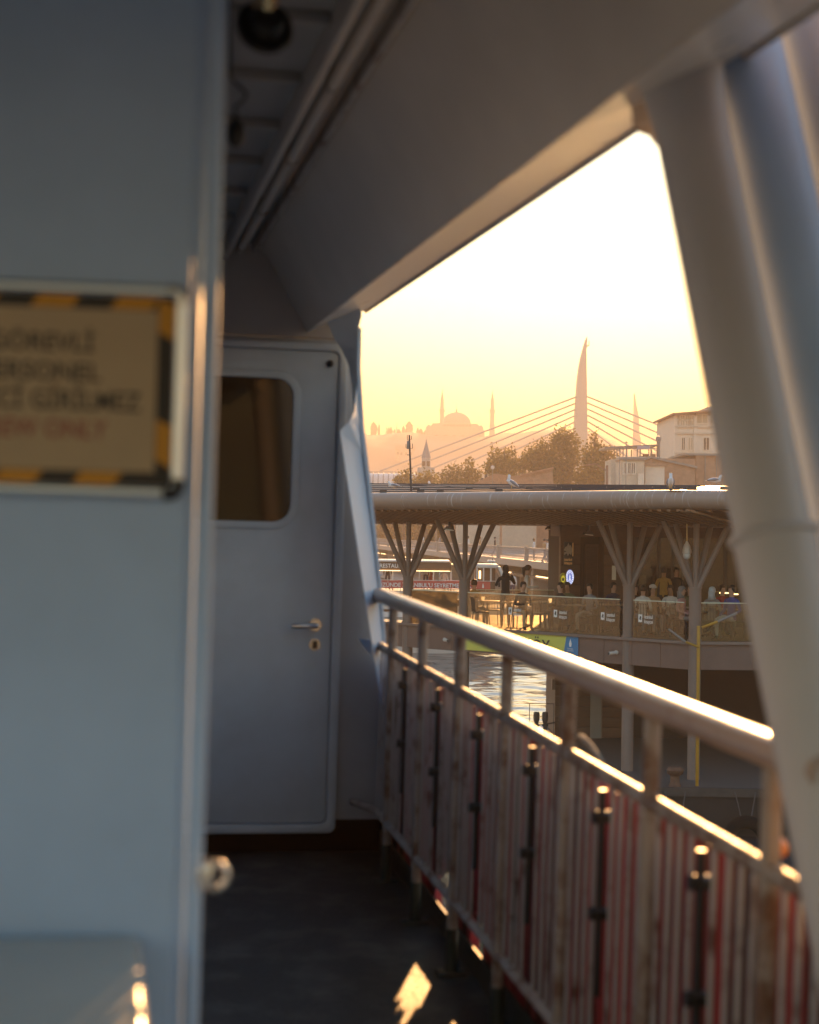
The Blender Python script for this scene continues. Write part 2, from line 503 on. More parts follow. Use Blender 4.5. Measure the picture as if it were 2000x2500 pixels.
# ---- notice on the wall
sg = thing('warning_sign', 'framed yellow and black bordered crew only notice in Turkish on the cabin wall', 'sign', (-0.06, 2.11, 1.49), SHIP)
sx1, sz0, sz1 = 0.098, 1.486, 1.758
scx = sp(97, 950, y=2.1).x; sx0 = 2 * scx - sx1 - 0.012
def W(p):
    return WYAW @ Vector(p)
fr = rrect(sx0 + 0.008, sx1 - 0.008, sz0 + 0.008, sz1 - 0.008, 0.014, 4)
MB().path([W((x, 2.106, z)) for x, z in fr], 0.0085, n=12, closed=True).build('frame', ALU, sg, smooth=True)
for (cx, cz) in ((sx1 - 0.010, sz1 - 0.010), (sx1 - 0.010, sz0 + 0.010)):
    sgx = 1; sgz = 1 if cz > 1.6 else -1
    MB().path([W((cx - 0.016, 2.1055, cz + 0.003 * sgz)), W((cx - 0.003, 2.1055, cz + 0.002 * sgz)), W((cx + 0.002, 2.1055, cz - 0.004 * sgz)), W((cx + 0.003, 2.1055, cz - 0.016 * sgz))],
              0.0092, n=12).build('corner_clip', STEEL if sgz > 0 else BLACK, sg, smooth=True)
MB().box(sx0 + 0.01, sx1 - 0.01, 2.110, 2.1165, sz0 + 0.01, sz1 - 0.01, M=WYAW).build('board', INK, sg)
ix0, ix1, iz0, iz1 = sx0 + 0.017, sx1 - 0.017, sz0 + 0.016, sz1 - 0.016
bw = 0.021
MB().box(ix0 + bw, ix1 - bw, 2.1075, 2.1095, iz0 + 0.017, iz1 - 0.017, M=WYAW).build('paper', PAPER, sg)
# slanted yellow bars of the hazard border
k = 0
xx = ix0 + 0.012
for row, (za, zb) in enumerate(((iz0, iz0 + 0.016), (iz1 - 0.016, iz1))):
    xx = ix0 + (0.020 if row == 0 else 0.062)
    while xx + 0.062 < ix1 + 0.004:
        x1c = min(xx + 0.052, ix1 - 0.012)
        MB().prism([W((xx, 2.1090, za)), W((x1c, 2.1090, za)), W((min(x1c + 0.012, ix1 - 0.001), 2.1090, zb)), W((xx + 0.012, 2.1090, zb))], (0, 0.0008, 0)).build('hazard_bar', YEL, sg)
        xx += 0.1
for (za, zb) in ((iz1 - 0.055, iz1 - 0.002), (iz0 + 0.022, iz0 + 0.085)):
    MB().prism([W((ix1 - bw + 0.001, 2.1088, za + 0.012)), W((ix1, 2.1088, za)), W((ix1, 2.1088, zb - 0.008)), W((ix1 - bw + 0.001, 2.1088, zb))], (0, 0.0008, 0)).build('hazard_bar', YEL, sg)
for txt, py0, py1, wpx, mt in (('GÖREVLİ', 850, 805, 245, INK), ('PERSONEL', 923, 877, 280, INK), ('HARİCİ GİRİLMEZ', 994, 946, 470, INK), ('CREW ONLY', 1064, 1018, 318, REDINK)):
    a = sp(97, py0, y=2.105); b = sp(97, py1, y=2.105)
    q = MB(); lettering(q, txt, W((scx, 2.1068, a.z)), WYAW.to_3x3() @ Vector((1, 0, 0)), (0, 0, 1), width=wpx / 4000 * 2.15, size=(b.z - a.z) / 0.73)
    q.build('lettering', mt, sg)

# ---- storage locker under the notice
lk = thing('storage_locker', 'glossy white deck locker with sunlit rounded edge in the corner', 'locker', (-0.4, 1.7, 0), SHIP)
LP = mat('locker_gelcoat', (0.42, 0.44, 0.44), 0.22, var=0.05, vscale=3)
lp_top = 0.932
MB().box(-0.9, 0.052, 1.35, 2.108, 0.03, lp_top - 0.05).build('body', LP, lk, bevel=0.012, seg=3)
MB().box(-0.92, 0.060, 1.33, 2.110, lp_top - 0.045, lp_top).build('lid', LP, lk, bevel=0.016, seg=4)

# ---- overhead loudspeaker and cable
hs = thing('ceiling_loudspeaker', 'black rimmed horn loudspeaker hanging under the ceiling beside the wall', 'loudspeaker', (0.30, 2.75, 2.50), SHIP)
c = sp(645, 70, y=2.75)
Mh = T(c) @ Matrix.Rotation(math.radians(72), 4, 'X') @ Matrix.Rotation(math.radians(8), 4, 'Y')
MB().lathe([(0.034, 0.0), (0.046, -0.004), (0.050, 0.004), (0.046, 0.012), (0.034, 0.01)], Mh, 28).build('rim', BLACK, hs, smooth=True)
MB().lathe([(0.001, -0.004), (0.02, 0.0), (0.034, 0.004), (0.030, 0.02), (0.024, 0.04)], Mh, 28).build('horn', BLACK, hs, smooth=True)
MB().tube(c + Vector((-0.002, -0.015, 0.022)), (c.x + 0.012, 2.66, 2.52), 0.021, n=18).build('stem', mat('warm_reflection_tube', (0.72, 0.46, 0.24), 0.25, metal=1.0), hs, smooth=True)  # chrome tube; its warm reflection is put into the colour
cb = thing('hanging_cable', 'black cable and pouch dangling beside the wall edge near the ceiling', 'cable', (0.24, 2.9, 2.3), SHIP)
pts = [sp(562, 190, y=2.9), sp(585, 212, y=2.9), sp(603, 230, y=2.9), sp(590, 250, y=2.9), sp(572, 262, y=2.9), sp(578, 278, y=2.9), sp(572, 296, y=2.9)]
MB().path([Vector((pts[0].x - 0.01, 2.9, 2.51))] + pts, 0.0032, n=8).build('cord', BLACK, cb, smooth=True)
c = sp(576, 325, y=2.9)
MB().ell(c, (0.016, 0.012, 0.026), 12, 10).build('pouch', BLACK, cb, smooth=True)

# ---- the railing
rl = thing('ship_railing', 'rusting white ship railing with round sunlit handrail and vertical bars', 'railing', (RX, 4.5, 0), SHIP)
sag = lambda y: 0.0
m = MB()
m.path([(RX - 0.03, 6.585, 1.085), (RX, 6.52, 1.090)] + [(RX, 6.3 - 0.4 * k, 1.092) for k in range(10)] + [(RX + 0.005, 2.36, 1.092)], 0.034, n=20)
m.v = [(RX + (x - RX) * 1.12, y, 1.092 + (z - 1.092) * 0.86) for x, y, z in m.v]
m.build('handrail', HANDM, rl, smooth=True)
MB().path([(RX, 6.56, 0.888), (RX, 5, 0.893), (RX, 3.5, 0.893), (RX, 2.2, 0.893)], 0.0165, n=14).build('middle_rail', STANM, rl, smooth=True)
MB().path([(RX - 0.06, 6.75, 0.215), (RX, 6.5, 0.225), (RX, 5, 0.231), (RX, 2.0, 0.231)], 0.0145, n=12).build('bottom_rail', PAINT_RUST, rl, smooth=True)
ys = [6.24 - 0.612 * k for k in range(8)]
for k, y in enumerate(ys):
    if y < 2.2:
        continue
    s_ = MB(); s_.tube((RX, y, 0.11), (RX, y, 1.066), 0.0175, n=14)
    st = s_.build('stanchion', STANM, rl, smooth=True)
    MB().tube((RX, y, 0.0), (RX, y, 0.145), 0.0205, n=14).build('foot_sleeve', GREENP, rl, smooth=True)
    MB().box(RX - 0.045, RX + 0.045, y - 0.035, y + 0.035, 0.0, 0.010).build('base_plate', GREENP, rl, bevel=0.003)
    for j in range(1, 10):
        yy = y - 0.612 * j / 10 + random.uniform(-0.005, 0.005)
        if yy < 2.25 or j == 5:
            continue
        MB().box(RX - 0.0032, RX + 0.0032, yy - 0.007, yy + 0.007, 0.235, 0.885).build('bar', BARM, rl)
    yy = y - 0.306
    if yy > 2.3:
        rd = MB().tube((RX - 0.004, yy, 0.40), (RX - 0.004, yy, 0.86), 0.0085, n=10).build('latch_rod', BLACK, rl, smooth=True)
        for z in (0.585, 0.80):
            q = MB(); q.tube((RX - 0.028, yy - 0.004, z), (RX + 0.012, yy - 0.004, z), 0.015, n=12); q.box(RX - 0.018, RX + 0.012, yy - 0.024, yy + 0.018, z - 0.010, z + 0.010)
            q.build('clamp', BLACK, rd, smooth=True)
        b_ = MB(); b_.lathe([(0.0075, 0), (0.0085, 0.006), (0.004, 0.010)], T((RX - 0.017, y - 0.19, 0.247)), 10)
        b_.build('bolt', STEEL, rl, smooth=True)
for y in (6.24 - 0.306,):
    pass
yy = 6.4
for j in range(3):
    MB().box(RX - 0.0032, RX + 0.0032, 6.33 + 0.075 * j - 0.007, 6.33 + 0.075 * j + 0.007, 0.235, 0.885).build('bar', BARM, rl)

MB().box(RX + 0.066, RX + 0.074, 1.6, 6.98, 0.0, 0.085).build('sun_block_board', GREENP, rl)  # low board added to block sun and trim the lit deck patch
# ---- red vinyl sheets tied outside the bars, one to a bay
where = ['farthest bay beside the bracket plate', 'second bay from the bracket plate', 'third bay from the bracket plate', 'fourth bay from the bracket plate',
         'fifth bay from the bracket plate', 'sixth bay, just left of the leaning pillar', 'nearest bay beneath the leaning pillar']
for k in range(7):
    y0 = ys[k] + 0.012; y1 = ys[k + 1] - 0.012
    if k == 6:
        y1 = 2.02
    if k == 0:
        y0 = 6.98  # carried past the bulkhead to block stray sun on the deck
    nn, nz = 60, 6
    vs, fs = [], []
    for j in range(nz + 1):
        for i in range(nn + 1):
            t = i / nn; yq = y0 + (y1 - y0) * t
            z0s = 0.19 + 0.03 * math.sin(yq * 61) + 0.02 * math.sin(yq * 143) if 5.40 < yq < 5.66 else 0.17 + 0.025 * math.sin(yq * 77) if 4.93 < yq < 5.16 else 0.03  # hem hangs low to stop sun; two slits shape the deck's lit patches
            z = z0s + (0.83 - z0s) * j / nz
            vs.append((RX + 0.100 + 0.006 * (k % 2) + 0.020 * math.sin(t * 37 + k * 1.7 + 0.5 * j / nz) + 0.010 * math.sin(t * 83 + k), y0 + (y1 - y0) * t, z + 0.008 * math.sin(5 * t + k)))
    for j in range(nz):
        for i in range(nn):
            a = j * (nn + 1) + i
            fs.append((a, a + 1, a + nn + 2, a + nn + 1))
    o = MB().add(vs, fs).build('vinyl_sheet', REDV, frame=SHIP, smooth='all', label='red vinyl sheet behind the railing bars, ' + where[k], cat='banner', group='red sheets tied outside the railing')
    sm = o.modifiers.new('thickness', 'SOLIDIFY'); sm.thickness = 0.0015

# ---- leaning pillars on the right
def pillar(label, top, bot, r, collar_t, PAINT):
    top, bot = Vector(top), Vector(bot)
    t_ = thing('leaning_pillar', label, 'pillar', bot, SHIP, 'leaning deck pillars')
    MB().tube(bot, top, r, n=40).build('pipe', PAINT, t_, smooth=True)
    if collar_t is not None:
        c_ = bot + (top - bot) * collar_t; d_ = (top - bot).normalized()
        pts_ = []
        x_, y_ = basis(d_)
        pts_ = [c_ + (x_ * math.cos(2 * math.pi * k / 40) + y_ * math.sin(2 * math.pi * k / 40)) * (r - 0.001) for k in range(40)]
        MB().path([c_ + (p_ - c_) * ((r + 0.003) / (r - 0.001)) for p_ in pts_], 0.0085, n=10, closed=True).build('weld_collar', PAINT, t_, smooth=True)
        MB().tube(bot, c_, r + 0.0035, n=40).build('sleeve', PAINT, t_, smooth=True)
    if collar_t is not None:
        a_ = bot + (top - bot) * 0.885
        m_ = MB(); m_.path([a_ + (top - a_) * q for q in (0, .25, .5, .75, 1.0, 1.25)], [r, r + .004, r + .013, r + .028, r + .048, r + .07], n=36)
        m_.build('flared_head', PAINT, t_, smooth=True)
    return t_

p_top, p_bot = Vector((0.950, 2.79, 2.40)), Vector((1.262, 2.113, 0.0))
d_up = (p_top - p_bot) * 0.25
pillar('thick white leaning pillar crossing the right side in front of the handrail end', p_top, p_bot, 0.0635, 0.605, PILM)
pillar('blue grey leaning pillar at the right edge behind the thick pillar', p_top + d_up + Vector((0.150, 0.06, 0)), p_bot + Vector((0.165, 0.03, 0)), 0.070, None, PAINT)
pillar('dim leaning pillar cut by the right picture edge at the top', p_top + d_up + Vector((0.315, 0.10, 0)), p_bot + Vector((0.33, 0.05, 0)), 0.072, None, PILM)
kn = thing('corner_knee', 'welded corner plate joining the ceiling edge and the leaning pillar', 'bracket', (0.95, 2.9, 2.1), SHIP)
kp = [sp(q[0], q[1], y=2.86) for q in ((1480, 150), (1540, 250), (1545, 306), (1562, 322), (1585, 330), (1600, 352), (1640, 352), (1660, 120))]
MB().prism(kp, (0.004, 0.012, 0)).build('plate', PAINT_CEIL, kn)
MB().path([sp(*q, y=2.8) for q in ((1500, 40), (1560, 130), (1640, 180), (1760, 150), (1830, 60))], 0.022, n=12).build('brace', PAINT_CEIL, kn, smooth=True)
# ================================================================== the place beyond the ferry
def V2(px, D, z=0.0):
    v = ray(px, 1300)
    return Vector((v.x / v.y * D, D, z))


def zat(px, py, D):
    return at(px, py, D).z


WATER = mat('sea_water', (0.012, 0.030, 0.042), 0.09, bump=0.14, bscale=5.0, spec=0.5)
STONE = mat('hazy_stone', (0.34, 0.30, 0.26), 0.8, var=0.12, vscale=0.2)
LEAD = mat('lead_roof', (0.22, 0.22, 0.23), 0.6, var=0.1, vscale=0.3)
HILL = mat('hill_scrub', (0.14, 0.125, 0.09), 0.9, col2=(0.26, 0.22, 0.18), vscale=0.02, thr=(0.42, 0.6))
PLASTER = mat('old_plaster', (0.52, 0.43, 0.33), 0.8, var=0.16, vscale=0.6)
PLASTER2 = mat('pale_plaster', (0.68, 0.58, 0.47), 0.75, var=0.1, vscale=0.7)
BRICKW = mat('brick_wall', (0.34, 0.20, 0.13), 0.85, var=0.25, vscale=1.5)
TILE = mat('clay_tile', (0.33, 0.17, 0.10), 0.8, var=0.25, vscale=2.5)
WINDARK = mat('window_dark', (0.03, 0.03, 0.035), 0.12)
WINWARM = mat('curtained_window', (0.42, 0.33, 0.22), 0.5)
METALD = mat('dark_metal', (0.035, 0.035, 0.04), 0.45)
METALG = mat('grey_metal', (0.20, 0.195, 0.19), 0.5, var=0.1, vscale=2)
CONC = mat('concrete', (0.30, 0.28, 0.26), 0.85, var=0.15, vscale=0.7)
WHITEP = mat('boat_white', (0.58, 0.53, 0.48), 0.4, var=0.06, vscale=1.0)
BROWN = mat('brown_panel', (0.12, 0.065, 0.035), 0.6, var=0.2, vscale=1.2)
REDB = mat('red_banner_cloth', (0.50, 0.07, 0.055), 0.6, var=0.1, vscale=2)
LETW = mat('white_lettering', (0.78, 0.76, 0.72), 0.5)
LED = mat('lit_strip', (1, 0.8, 0.5), 0.5, emit=(1.0, 0.62, 0.25), estr=1.1)
WOODTRIM = mat('bark', (0.09, 0.06, 0.04), 0.9, var=0.3, vscale=3)

# ---- water
def axis(segs):
    out = []
    for a, b, n in segs:
        out += list(np.linspace(a, b, n, endpoint=False))
    return np.array(out + [segs[-1][1]])
xs = axis([(-3000, -200, 8), (-200, -14, 12), (-14, 26, 230), (26, 200, 12), (200, 3000, 8)])
ysw = axis([(-900, -40, 6), (-40, 52, 14), (52, 104, 300), (104, 160, 60), (160, 400, 14), (400, 3900, 10)])
GX, GY = np.meshgrid(xs, ysw)
GZ = np.zeros_like(GX)
for k in range(34):
    lam = float(np.exp(rng.uniform(np.log(0.7), np.log(5.5))))
    th = rng.normal(math.radians(80), 0.42)
    am = 0.0040 * lam ** 0.8
    GZ += am * np.sin(2 * math.pi / lam * (GX * math.cos(th) + GY * math.sin(th)) + rng.uniform(0, 6.28))
GZ = np.where(GZ > 0, GZ * 1.25, GZ)
w = np.clip((GX + 14) / 4, 0, 1) * np.clip((26 - GX) / 4, 0, 1) * np.clip((GY - 50) / 4, 0, 1) * np.clip((160 - GY) / 40, 0, 1)
GZ *= w
ny, nx = GX.shape
vv = np.stack([GX.ravel(), GY.ravel(), GZ.ravel()], 1)
ii = (np.arange(ny - 1)[:, None] * nx + np.arange(nx - 1)[None, :]).ravel()
ff = np.stack([ii, ii + 1, ii + nx + 1, ii + nx], 1)
me = bpy.data.meshes.new('water')
me.from_pydata(vv.tolist(), [], ff.tolist())
me.polygons.foreach_set('use_smooth', [True] * len(me.polygons))
me.materials.append(WATER)
o = bpy.data.objects.new('water', me); COL.objects.link(o); o['kind'] = 'structure'

# ---- far hill
HP = [(200, 1075), (600, 1068), (850, 1062), (1040, 1061), (1150, 1070), (1250, 1059), (1350, 1052), (1430, 1056), (1500, 1080), (1570, 1118), (1600, 1110), (1632, 1088), (1700, 1075), (1900, 1078), (2400, 1090)]
def htop(px):
    return float(np.interp(px, [a for a, _ in HP], [b for _, b in HP]))
vs, fs = [], []
PXS = list(range(200, 2401, 20)); DS = [880, 920, 970, 1030, 1100, 1170, 1240, 1310, 1370, 1420, 1460, 1550, 1700, 2000]
for j, D in enumerate(DS):
    for px in PXS:
        t = min(1, max(0, (D - 900) / 540)); t = t * t * (3 - 2 * t)
        zt = zat(px, htop(px) + 3 * math.sin(px * .05), 1440)
        z = -0.8 + (zt + 0.8) * t * (1 if D <= 1460 else 1 - (D - 1460) / 1400) + (2.5 * math.sin(px * .043 + D * .02) * t if D < 1400 else 0)
        p = V2(px, D, z); vs.append(p)
np_ = len(PXS)
for j in range(len(DS) - 1):
    for i in range(np_ - 1):
        a = j * np_ + i
        fs.append((a, a + 1, a + np_ + 1, a + np_))
MB().add(vs, fs).build('hill', HILL, smooth=True, kind='structure')
def hill_z(px, D):
    t = min(1, max(0, (D - 900) / 540)); t = t * t * (3 - 2 * t)
    return -0.8 + (zat(px, htop(px), 1440) + 0.8) * t

# ---- hillside houses lost in the haze
for k in range(46):
    px = random.uniform(880, 1420); D = random.uniform(960, 1235)
    z = hill_z(px, D); c = V2(px, D, z)
    w_, d_, h_ = random.uniform(9, 16), random.uniform(9, 13), random.uniform(5, 9)
    t = thing('hillside_house', 'small hazy house on the slope below the domed mosque', 'house', c, group='hazy houses on the far hillside')
    MB().box(c.x - w_ / 2, c.x + w_ / 2, c.y - d_ / 2, c.y + d_ / 2, max(z - 8, -1.0), z + h_).build('wall', random.choice([PLASTER, PLASTER2, STONE]), t)
    m = MB(); m.prism([(c.x - w_ / 2 - .5, c.y - d_ / 2 - .5, z + h_), (c.x - w_ / 2 - .5, c.y + d_ / 2 + .5, z + h_), (c.x - w_ / 2 - .5, c.y, z + h_ + 3)], (w_ + 1, 0, 0))
    m.build('roof', TILE, t)
    for q in range(int(w_ // 3.5)):
        MB().box(c.x - w_ / 2 + 1.2 + q * 3.5, c.x - w_ / 2 + 2.6 + q * 3.5, c.y - d_ / 2 - .15, c.y - d_ / 2 + .1, z + h_ - 4, z + h_ - 1.8).build('window', WINDARK, t)

# ---- mosque
MD = 1400.0
ms = thing('domed_mosque', 'hazy domed mosque with two slender minarets on the skyline', 'mosque', at(1109, 1115, MD))
def Mz(cy): return zat(1100, 780 + cy / 3.45, MD)
def Mx(cx): return V2(850 + cx / 3.45, MD).x
m = MB()
m.box(Mx(640), Mx(1140), MD, MD + 46, 40, Mz(930)); m.build('prayer_hall', STONE, ms)
m = MB(); m.box(Mx(672), Mx(1092), MD + 2, MD + 44, Mz(931), Mz(900)); m.build('upper_tier', STONE, ms)
m = MB(); m.box(Mx(700), Mx(1085), MD + 4, MD + 42, Mz(901), Mz(872)); m.build('dome_base', STONE, ms)
dc = Vector(((Mx(776) + Mx(1040)) / 2, MD + 23, 0)); dr_ = (Mx(1032) - Mx(784)) / 2
zb, ztp = Mz(873), Mz(764)
prof = [(dr_ * 1.06, zb - 1.2), (dr_ * 1.06, zb + 1.0), (dr_, zb + 1.4)] + [(dr_ * math.cos(a), zb + 1.4 + (ztp - zb - 1.4) * math.sin(a)) for a in np.linspace(0.08, 1.56, 12)]
dm = MB(); dm.lathe(prof, T((dc.x, dc.y, 0)), 36); dome = dm.build('dome', LEAD, ms, smooth=True)
MB().lathe([(0.9, ztp - .3), (1.0, ztp + 1.2), (.35, ztp + 2.2), (.5, ztp + 3.2), (.15, ztp + 4), (.12, ztp + 7.5), (.02, ztp + 10)], T((dc.x, dc.y, 0)), 10).build('finial', LEAD, dome, smooth=True)
for k in range(9):
    x = Mx(790) + (Mx(1030) - Mx(790)) * (k + .5) / 9
    MB().box(x - 1.0, x + 1.0, MD + 3.7, MD + 4.2, Mz(898), Mz(880)).build('arched_window', WINDARK, ms)
for x in (Mx(700), Mx(1088), Mx(668), Mx(1112)):
    MB().lathe([(2.2, Mz(935)), (2.2, Mz(905)), (1.9, Mz(900)), (1.2, Mz(890)), (0.05, Mz(880))], T((x, MD + 6, 0)), 12).build('turret', LEAD, ms, smooth=True)
for k in range(7):
    x = Mx(660) + k * (Mx(1130) - Mx(660)) / 6.3
    MB().box(x - 1.3, x + 1.3, MD - .3, MD + .2, Mz(1010), Mz(975)).build('arched_window', WINDARK, ms)
for cx in (781, 1207):
    x = Mx(cx); u_ = (Mx(1100) - Mx(1000)) / 100
    pr = [(24.0 * u_, Mz(1010)), (21.6 * u_, Mz(870)), (18.0 * u_, Mz(860)), (18.0 * u_, Mz(785)), (21.6 * u_, Mz(775)), (23 * u_, Mz(765)), (23 * u_, Mz(748)), (20 * u_, Mz(747)), (15.0 * u_, Mz(745)), (14.4 * u_, Mz(686)), (16.2 * u_, Mz(684)), (1.2 * u_, Mz(592)), (1.0 * u_, Mz(572))]
    mn = MB(); mn.lathe(pr[:10], T((x, MD + 8, 0)), 16); mt_ = mn.build('minaret', STONE, ms, smooth=True)
    sp_ = MB(); sp_.lathe(pr[10:], T((x, MD + 8, 0)), 14); sp_.build('spire', LEAD, mt_, smooth=True)

# ---- cypresses and thin minarets on the far ridge
LEAFD = mat('cypress_leaf', (0.045, 0.06, 0.03), 0.9, var=0.3, vscale=0.2)
def lumpy(mb, c, r, h, seed, lean=0.0):
    rr = random.Random(seed); n, mrows = 12, 12
    vs, fs = [], []
    for j in range(mrows + 1):
        t = j / mrows
        base_r = r * (0.55 + 0.6 * math.sin(min(1, t * 1.25) * math.pi * .5)) * (1 - t ** 2.6) + .02
        for k in range(n):
            a = 2 * math.pi * k / n
            q = base_r * rr.uniform(.72, 1.22)
            vs.append((c[0] + q * math.cos(a) + lean * t, c[1] + q * math.sin(a), c[2] + h * t + rr.uniform(-.02, .02) * h))
    for j in range(mrows):
        for k in range(n):
            fs.append((j * n + k, j * n + (k + 1) % n, (j + 1) * n + (k + 1) % n, (j + 1) * n + k))
    mb.add(vs, fs)
cyp = [(205, 868, 48, 'broad cypress farthest left on the hazy ridge'), (250, 885, 17, 'narrow pointed cypress beside the broad leftmost cypress'), (330, 918, 22, 'short cypress left of the ridge gap'), (350, 912, 26, 'short twin cypress near the thin needle minaret'),
       (380, 930, 18, 'low dark cypress right of the needle minaret'), (418, 930, 30, 'low bushy cypress between the ridge minarets and the tall pair'), (455, 903, 26, 'medium cypress left of the tall bushy cypress'), (503, 864, 56, 'tall bushy cypress on the ridge above the antenna pole'),
       (577, 914, 20, 'slim cypress right of the antenna pole'), (602, 922, 34, 'wide low cypress right of the antenna pole'), (640, 938, 26, 'small cypress touching the left wall of the mosque')]
for cx, cy, wd, lb in cyp:
    c = V2(850 + cx / 3.45, 1430, hill_z(850 + cx / 3.45, 1430) - 3)
    h_ = zat(1000, 780 + cy / 3.45, 1430) - c.z
    t = thing('cypress_tree', lb, 'tree', c, group='cypresses on the far ridge')
    MB().tube(c, c + Vector((0, 0, h_ * .4)), .6, .3, n=8).build('trunk', WOODTRIM, t)
    m = MB(); lumpy(m, c + Vector((0, 0, 1)), wd / 3.45 * .3575 / 2 * 1.4, h_, cx); m.build('crown', LEAFD, t)
for cx, cy, wd, lb in ((311, 893, 7, 'short thin minaret on the ridge among the cypresses'), (400, 862, 8, 'pale needle minaret on the ridge left of the tall cypress')):
    c = V2(850 + cx / 3.45, 1440, hill_z(850 + cx / 3.45, 1430) - 4)
    h_ = zat(1000, 780 + cy / 3.45, 1440) - c.z; r_ = wd / 3.45 * .36 / 2
    t = thing('ridge_minaret', lb, 'minaret', c, group='thin minarets on the far ridge')
    MB().lathe([(r_ * 1.1, 0), (r_, h_ * .5), (r_ * 1.6, h_ * .52), (r_ * 1.6, h_ * .56), (r_ * .9, h_ * .57), (r_ * .9, h_ * .74)], T(c), 10).build('shaft', STONE, t, smooth=True)
    MB().lathe([(r_, h_ * .74), (.05, h_)], T(c), 10).build('spire', LEAD, t, smooth=True)

# ---- cable-stayed bridge with horn-shaped pylons and a station hall on its deck
BD = 600.0
cb = thing('cable_stayed_bridge', 'pale cable stayed bridge with horn shaped pylon rising behind the trees', 'bridge', V2(1420, BD, 0))
CABLE = mat('bridge_paint', (0.36, 0.33, 0.31), 0.5)
R_ = [(1434.3, 822), (1434, 836), (1432.5, 850), (1432.8, 900), (1434, 970), (1435, 1050), (1436, 1120), (1439, 1340)]
L_ = [(1433.8, 822), (1428.5, 838), (1421.5, 864), (1416, 890), (1411.8, 920), (1408.8, 960), (1406, 1000), (1404, 1050), (1402, 1110), (1394, 1340)]
def horn(R, L, D, th, name, par):
    m = MB(); m.prism([at(*q, D) for q in R] + [at(*q, D) for q in L[::-1]], (0, th, 0))
    return m.build(name, CABLE, par, bevel=0.25)
py1 = horn(R_, L_, BD, 6.0, 'pylon', cb)
MB().tube(at(1433, 846, BD + 3), at(1439, 841, BD + 3), .25).build('pylon_arm', CABLE, py1)
MB().tube(at(1438, 843, BD + 3), at(1438.6, 832, BD + 3), .15).build('pylon_mast', CABLE, py1)
horn([(1550.3, 960), (1553, 980), (1557, 1003), (1560, 1015), (1562.5, 1062), (1565, 1072), (1566, 1318)], [(1549.8, 960), (1548.8, 1000), (1547, 1084), (1544, 1318)], 1250.0, 6.0, 'pylon', cb)
for k in range(7):
    yp = 968.4 + 15.2 * k
    xe = 928 + 55 * k
    a = at(1409 - .8 * k, yp, BD + 3)
    MB().tube(a, at(xe, 1150 + k * .3, BD + 3), .34, n=6).build('cable', CABLE, cb)
    MB().tube(at(1434 + .2 * k, yp, BD + 3), at(1890 - 62 * k, 1151, BD + 3), .34, n=6).build('cable', CABLE, cb)
dkz = zat(1000, 1151, BD)
MB().box(V2(500, BD).x, V2(2300, BD).x, BD - 3, BD + 9, dkz - 2.2, dkz - .2).build('deck_girder', CABLE, cb)
for px in (620, 760, 905, 1180, 1620, 1900):
    MB().box(V2(px, BD).x - 1.2, V2(px, BD).x + 1.2, BD, BD + 5, -1, dkz - 2.2).build('pier', CONC, cb)
# station hall
sh = thing('station_hall', 'long pale arched station roof under the bridge cables at the left', 'building', V2(900, 420, 0))
xa, xb_ = V2(840, 420).x, V2(1016, 420).x
z0, z1 = zat(930, 1192, 420), zat(930, 1154, 420)
ROOFP = mat('pale_roof_sheet', (0.58, 0.56, 0.52), 0.35, var=0.08, vscale=.4)
arc = [(420 - 6 * math.cos(a) + 6, z0 + (z1 - z0) * math.sin(a)) for a in np.linspace(0, math.pi, 15)]
m = MB(); m.prism([(xa, y, z) for y, z in arc], (xb_ - xa, 0, 0)); m.build('vault', ROOFP, sh, smooth=True)
MB().box(xa, xb_, 420.2, 431, -1, z0 + .05).build('wall', CONC, sh)
for k in range(14):
    x = xa + (xb_ - xa) * (k + .5) / 14
    MB().path([(x, y - .1 * (1 if y < 426 else -1), z + .12) for y, z in arc], .14, n=6).build('rib', METALG, sh)

# ---- near minaret with conical cap
c = V2(1038.5, 360, 0)
nm = thing('pointed_minaret', 'short grey minaret with conical lead cap behind the low trees', 'minaret', c)
Z = lambda cy: zat(1038, 780 + cy / 3.45, 360)
u_ = 360 / 4000 / 3.45
MB().lathe([(44 * u_, 0), (42 * u_, Z(1320)), (50 * u_, Z(1300)), (72 * u_, Z(1288)), (72 * u_, Z(1248)), (66 * u_, Z(1248)), (66 * u_, Z(1262)), (38 * u_, Z(1262)), (37 * u_, Z(1164))], T(c), 20).build('shaft', mat('minaret_stone', (0.40, 0.37, 0.34), .8, var=.2, vscale=.8), nm, smooth=True)
cp = MB().lathe([(41 * u_, Z(1166)), (39 * u_, Z(1160)), (3 * u_, Z(1022)), (1.5 * u_, Z(1012))], T(c), 20).build('cap', LEAD, nm, smooth=True)
MB().lathe([(4 * u_, Z(1022)), (5 * u_, Z(1016)), (1 * u_, Z(1010)), (.6 * u_, Z(992))], T(c), 8).build('finial', LEAD, cp, smooth=True)
for dx in (-20, 18):
    MB().box(c.x + dx * u_ - .35, c.x + dx * u_ + .35, c.y - 39 * u_, c.y - 30 * u_, Z(1235), Z(1195)).build('opening', WINDARK, nm)

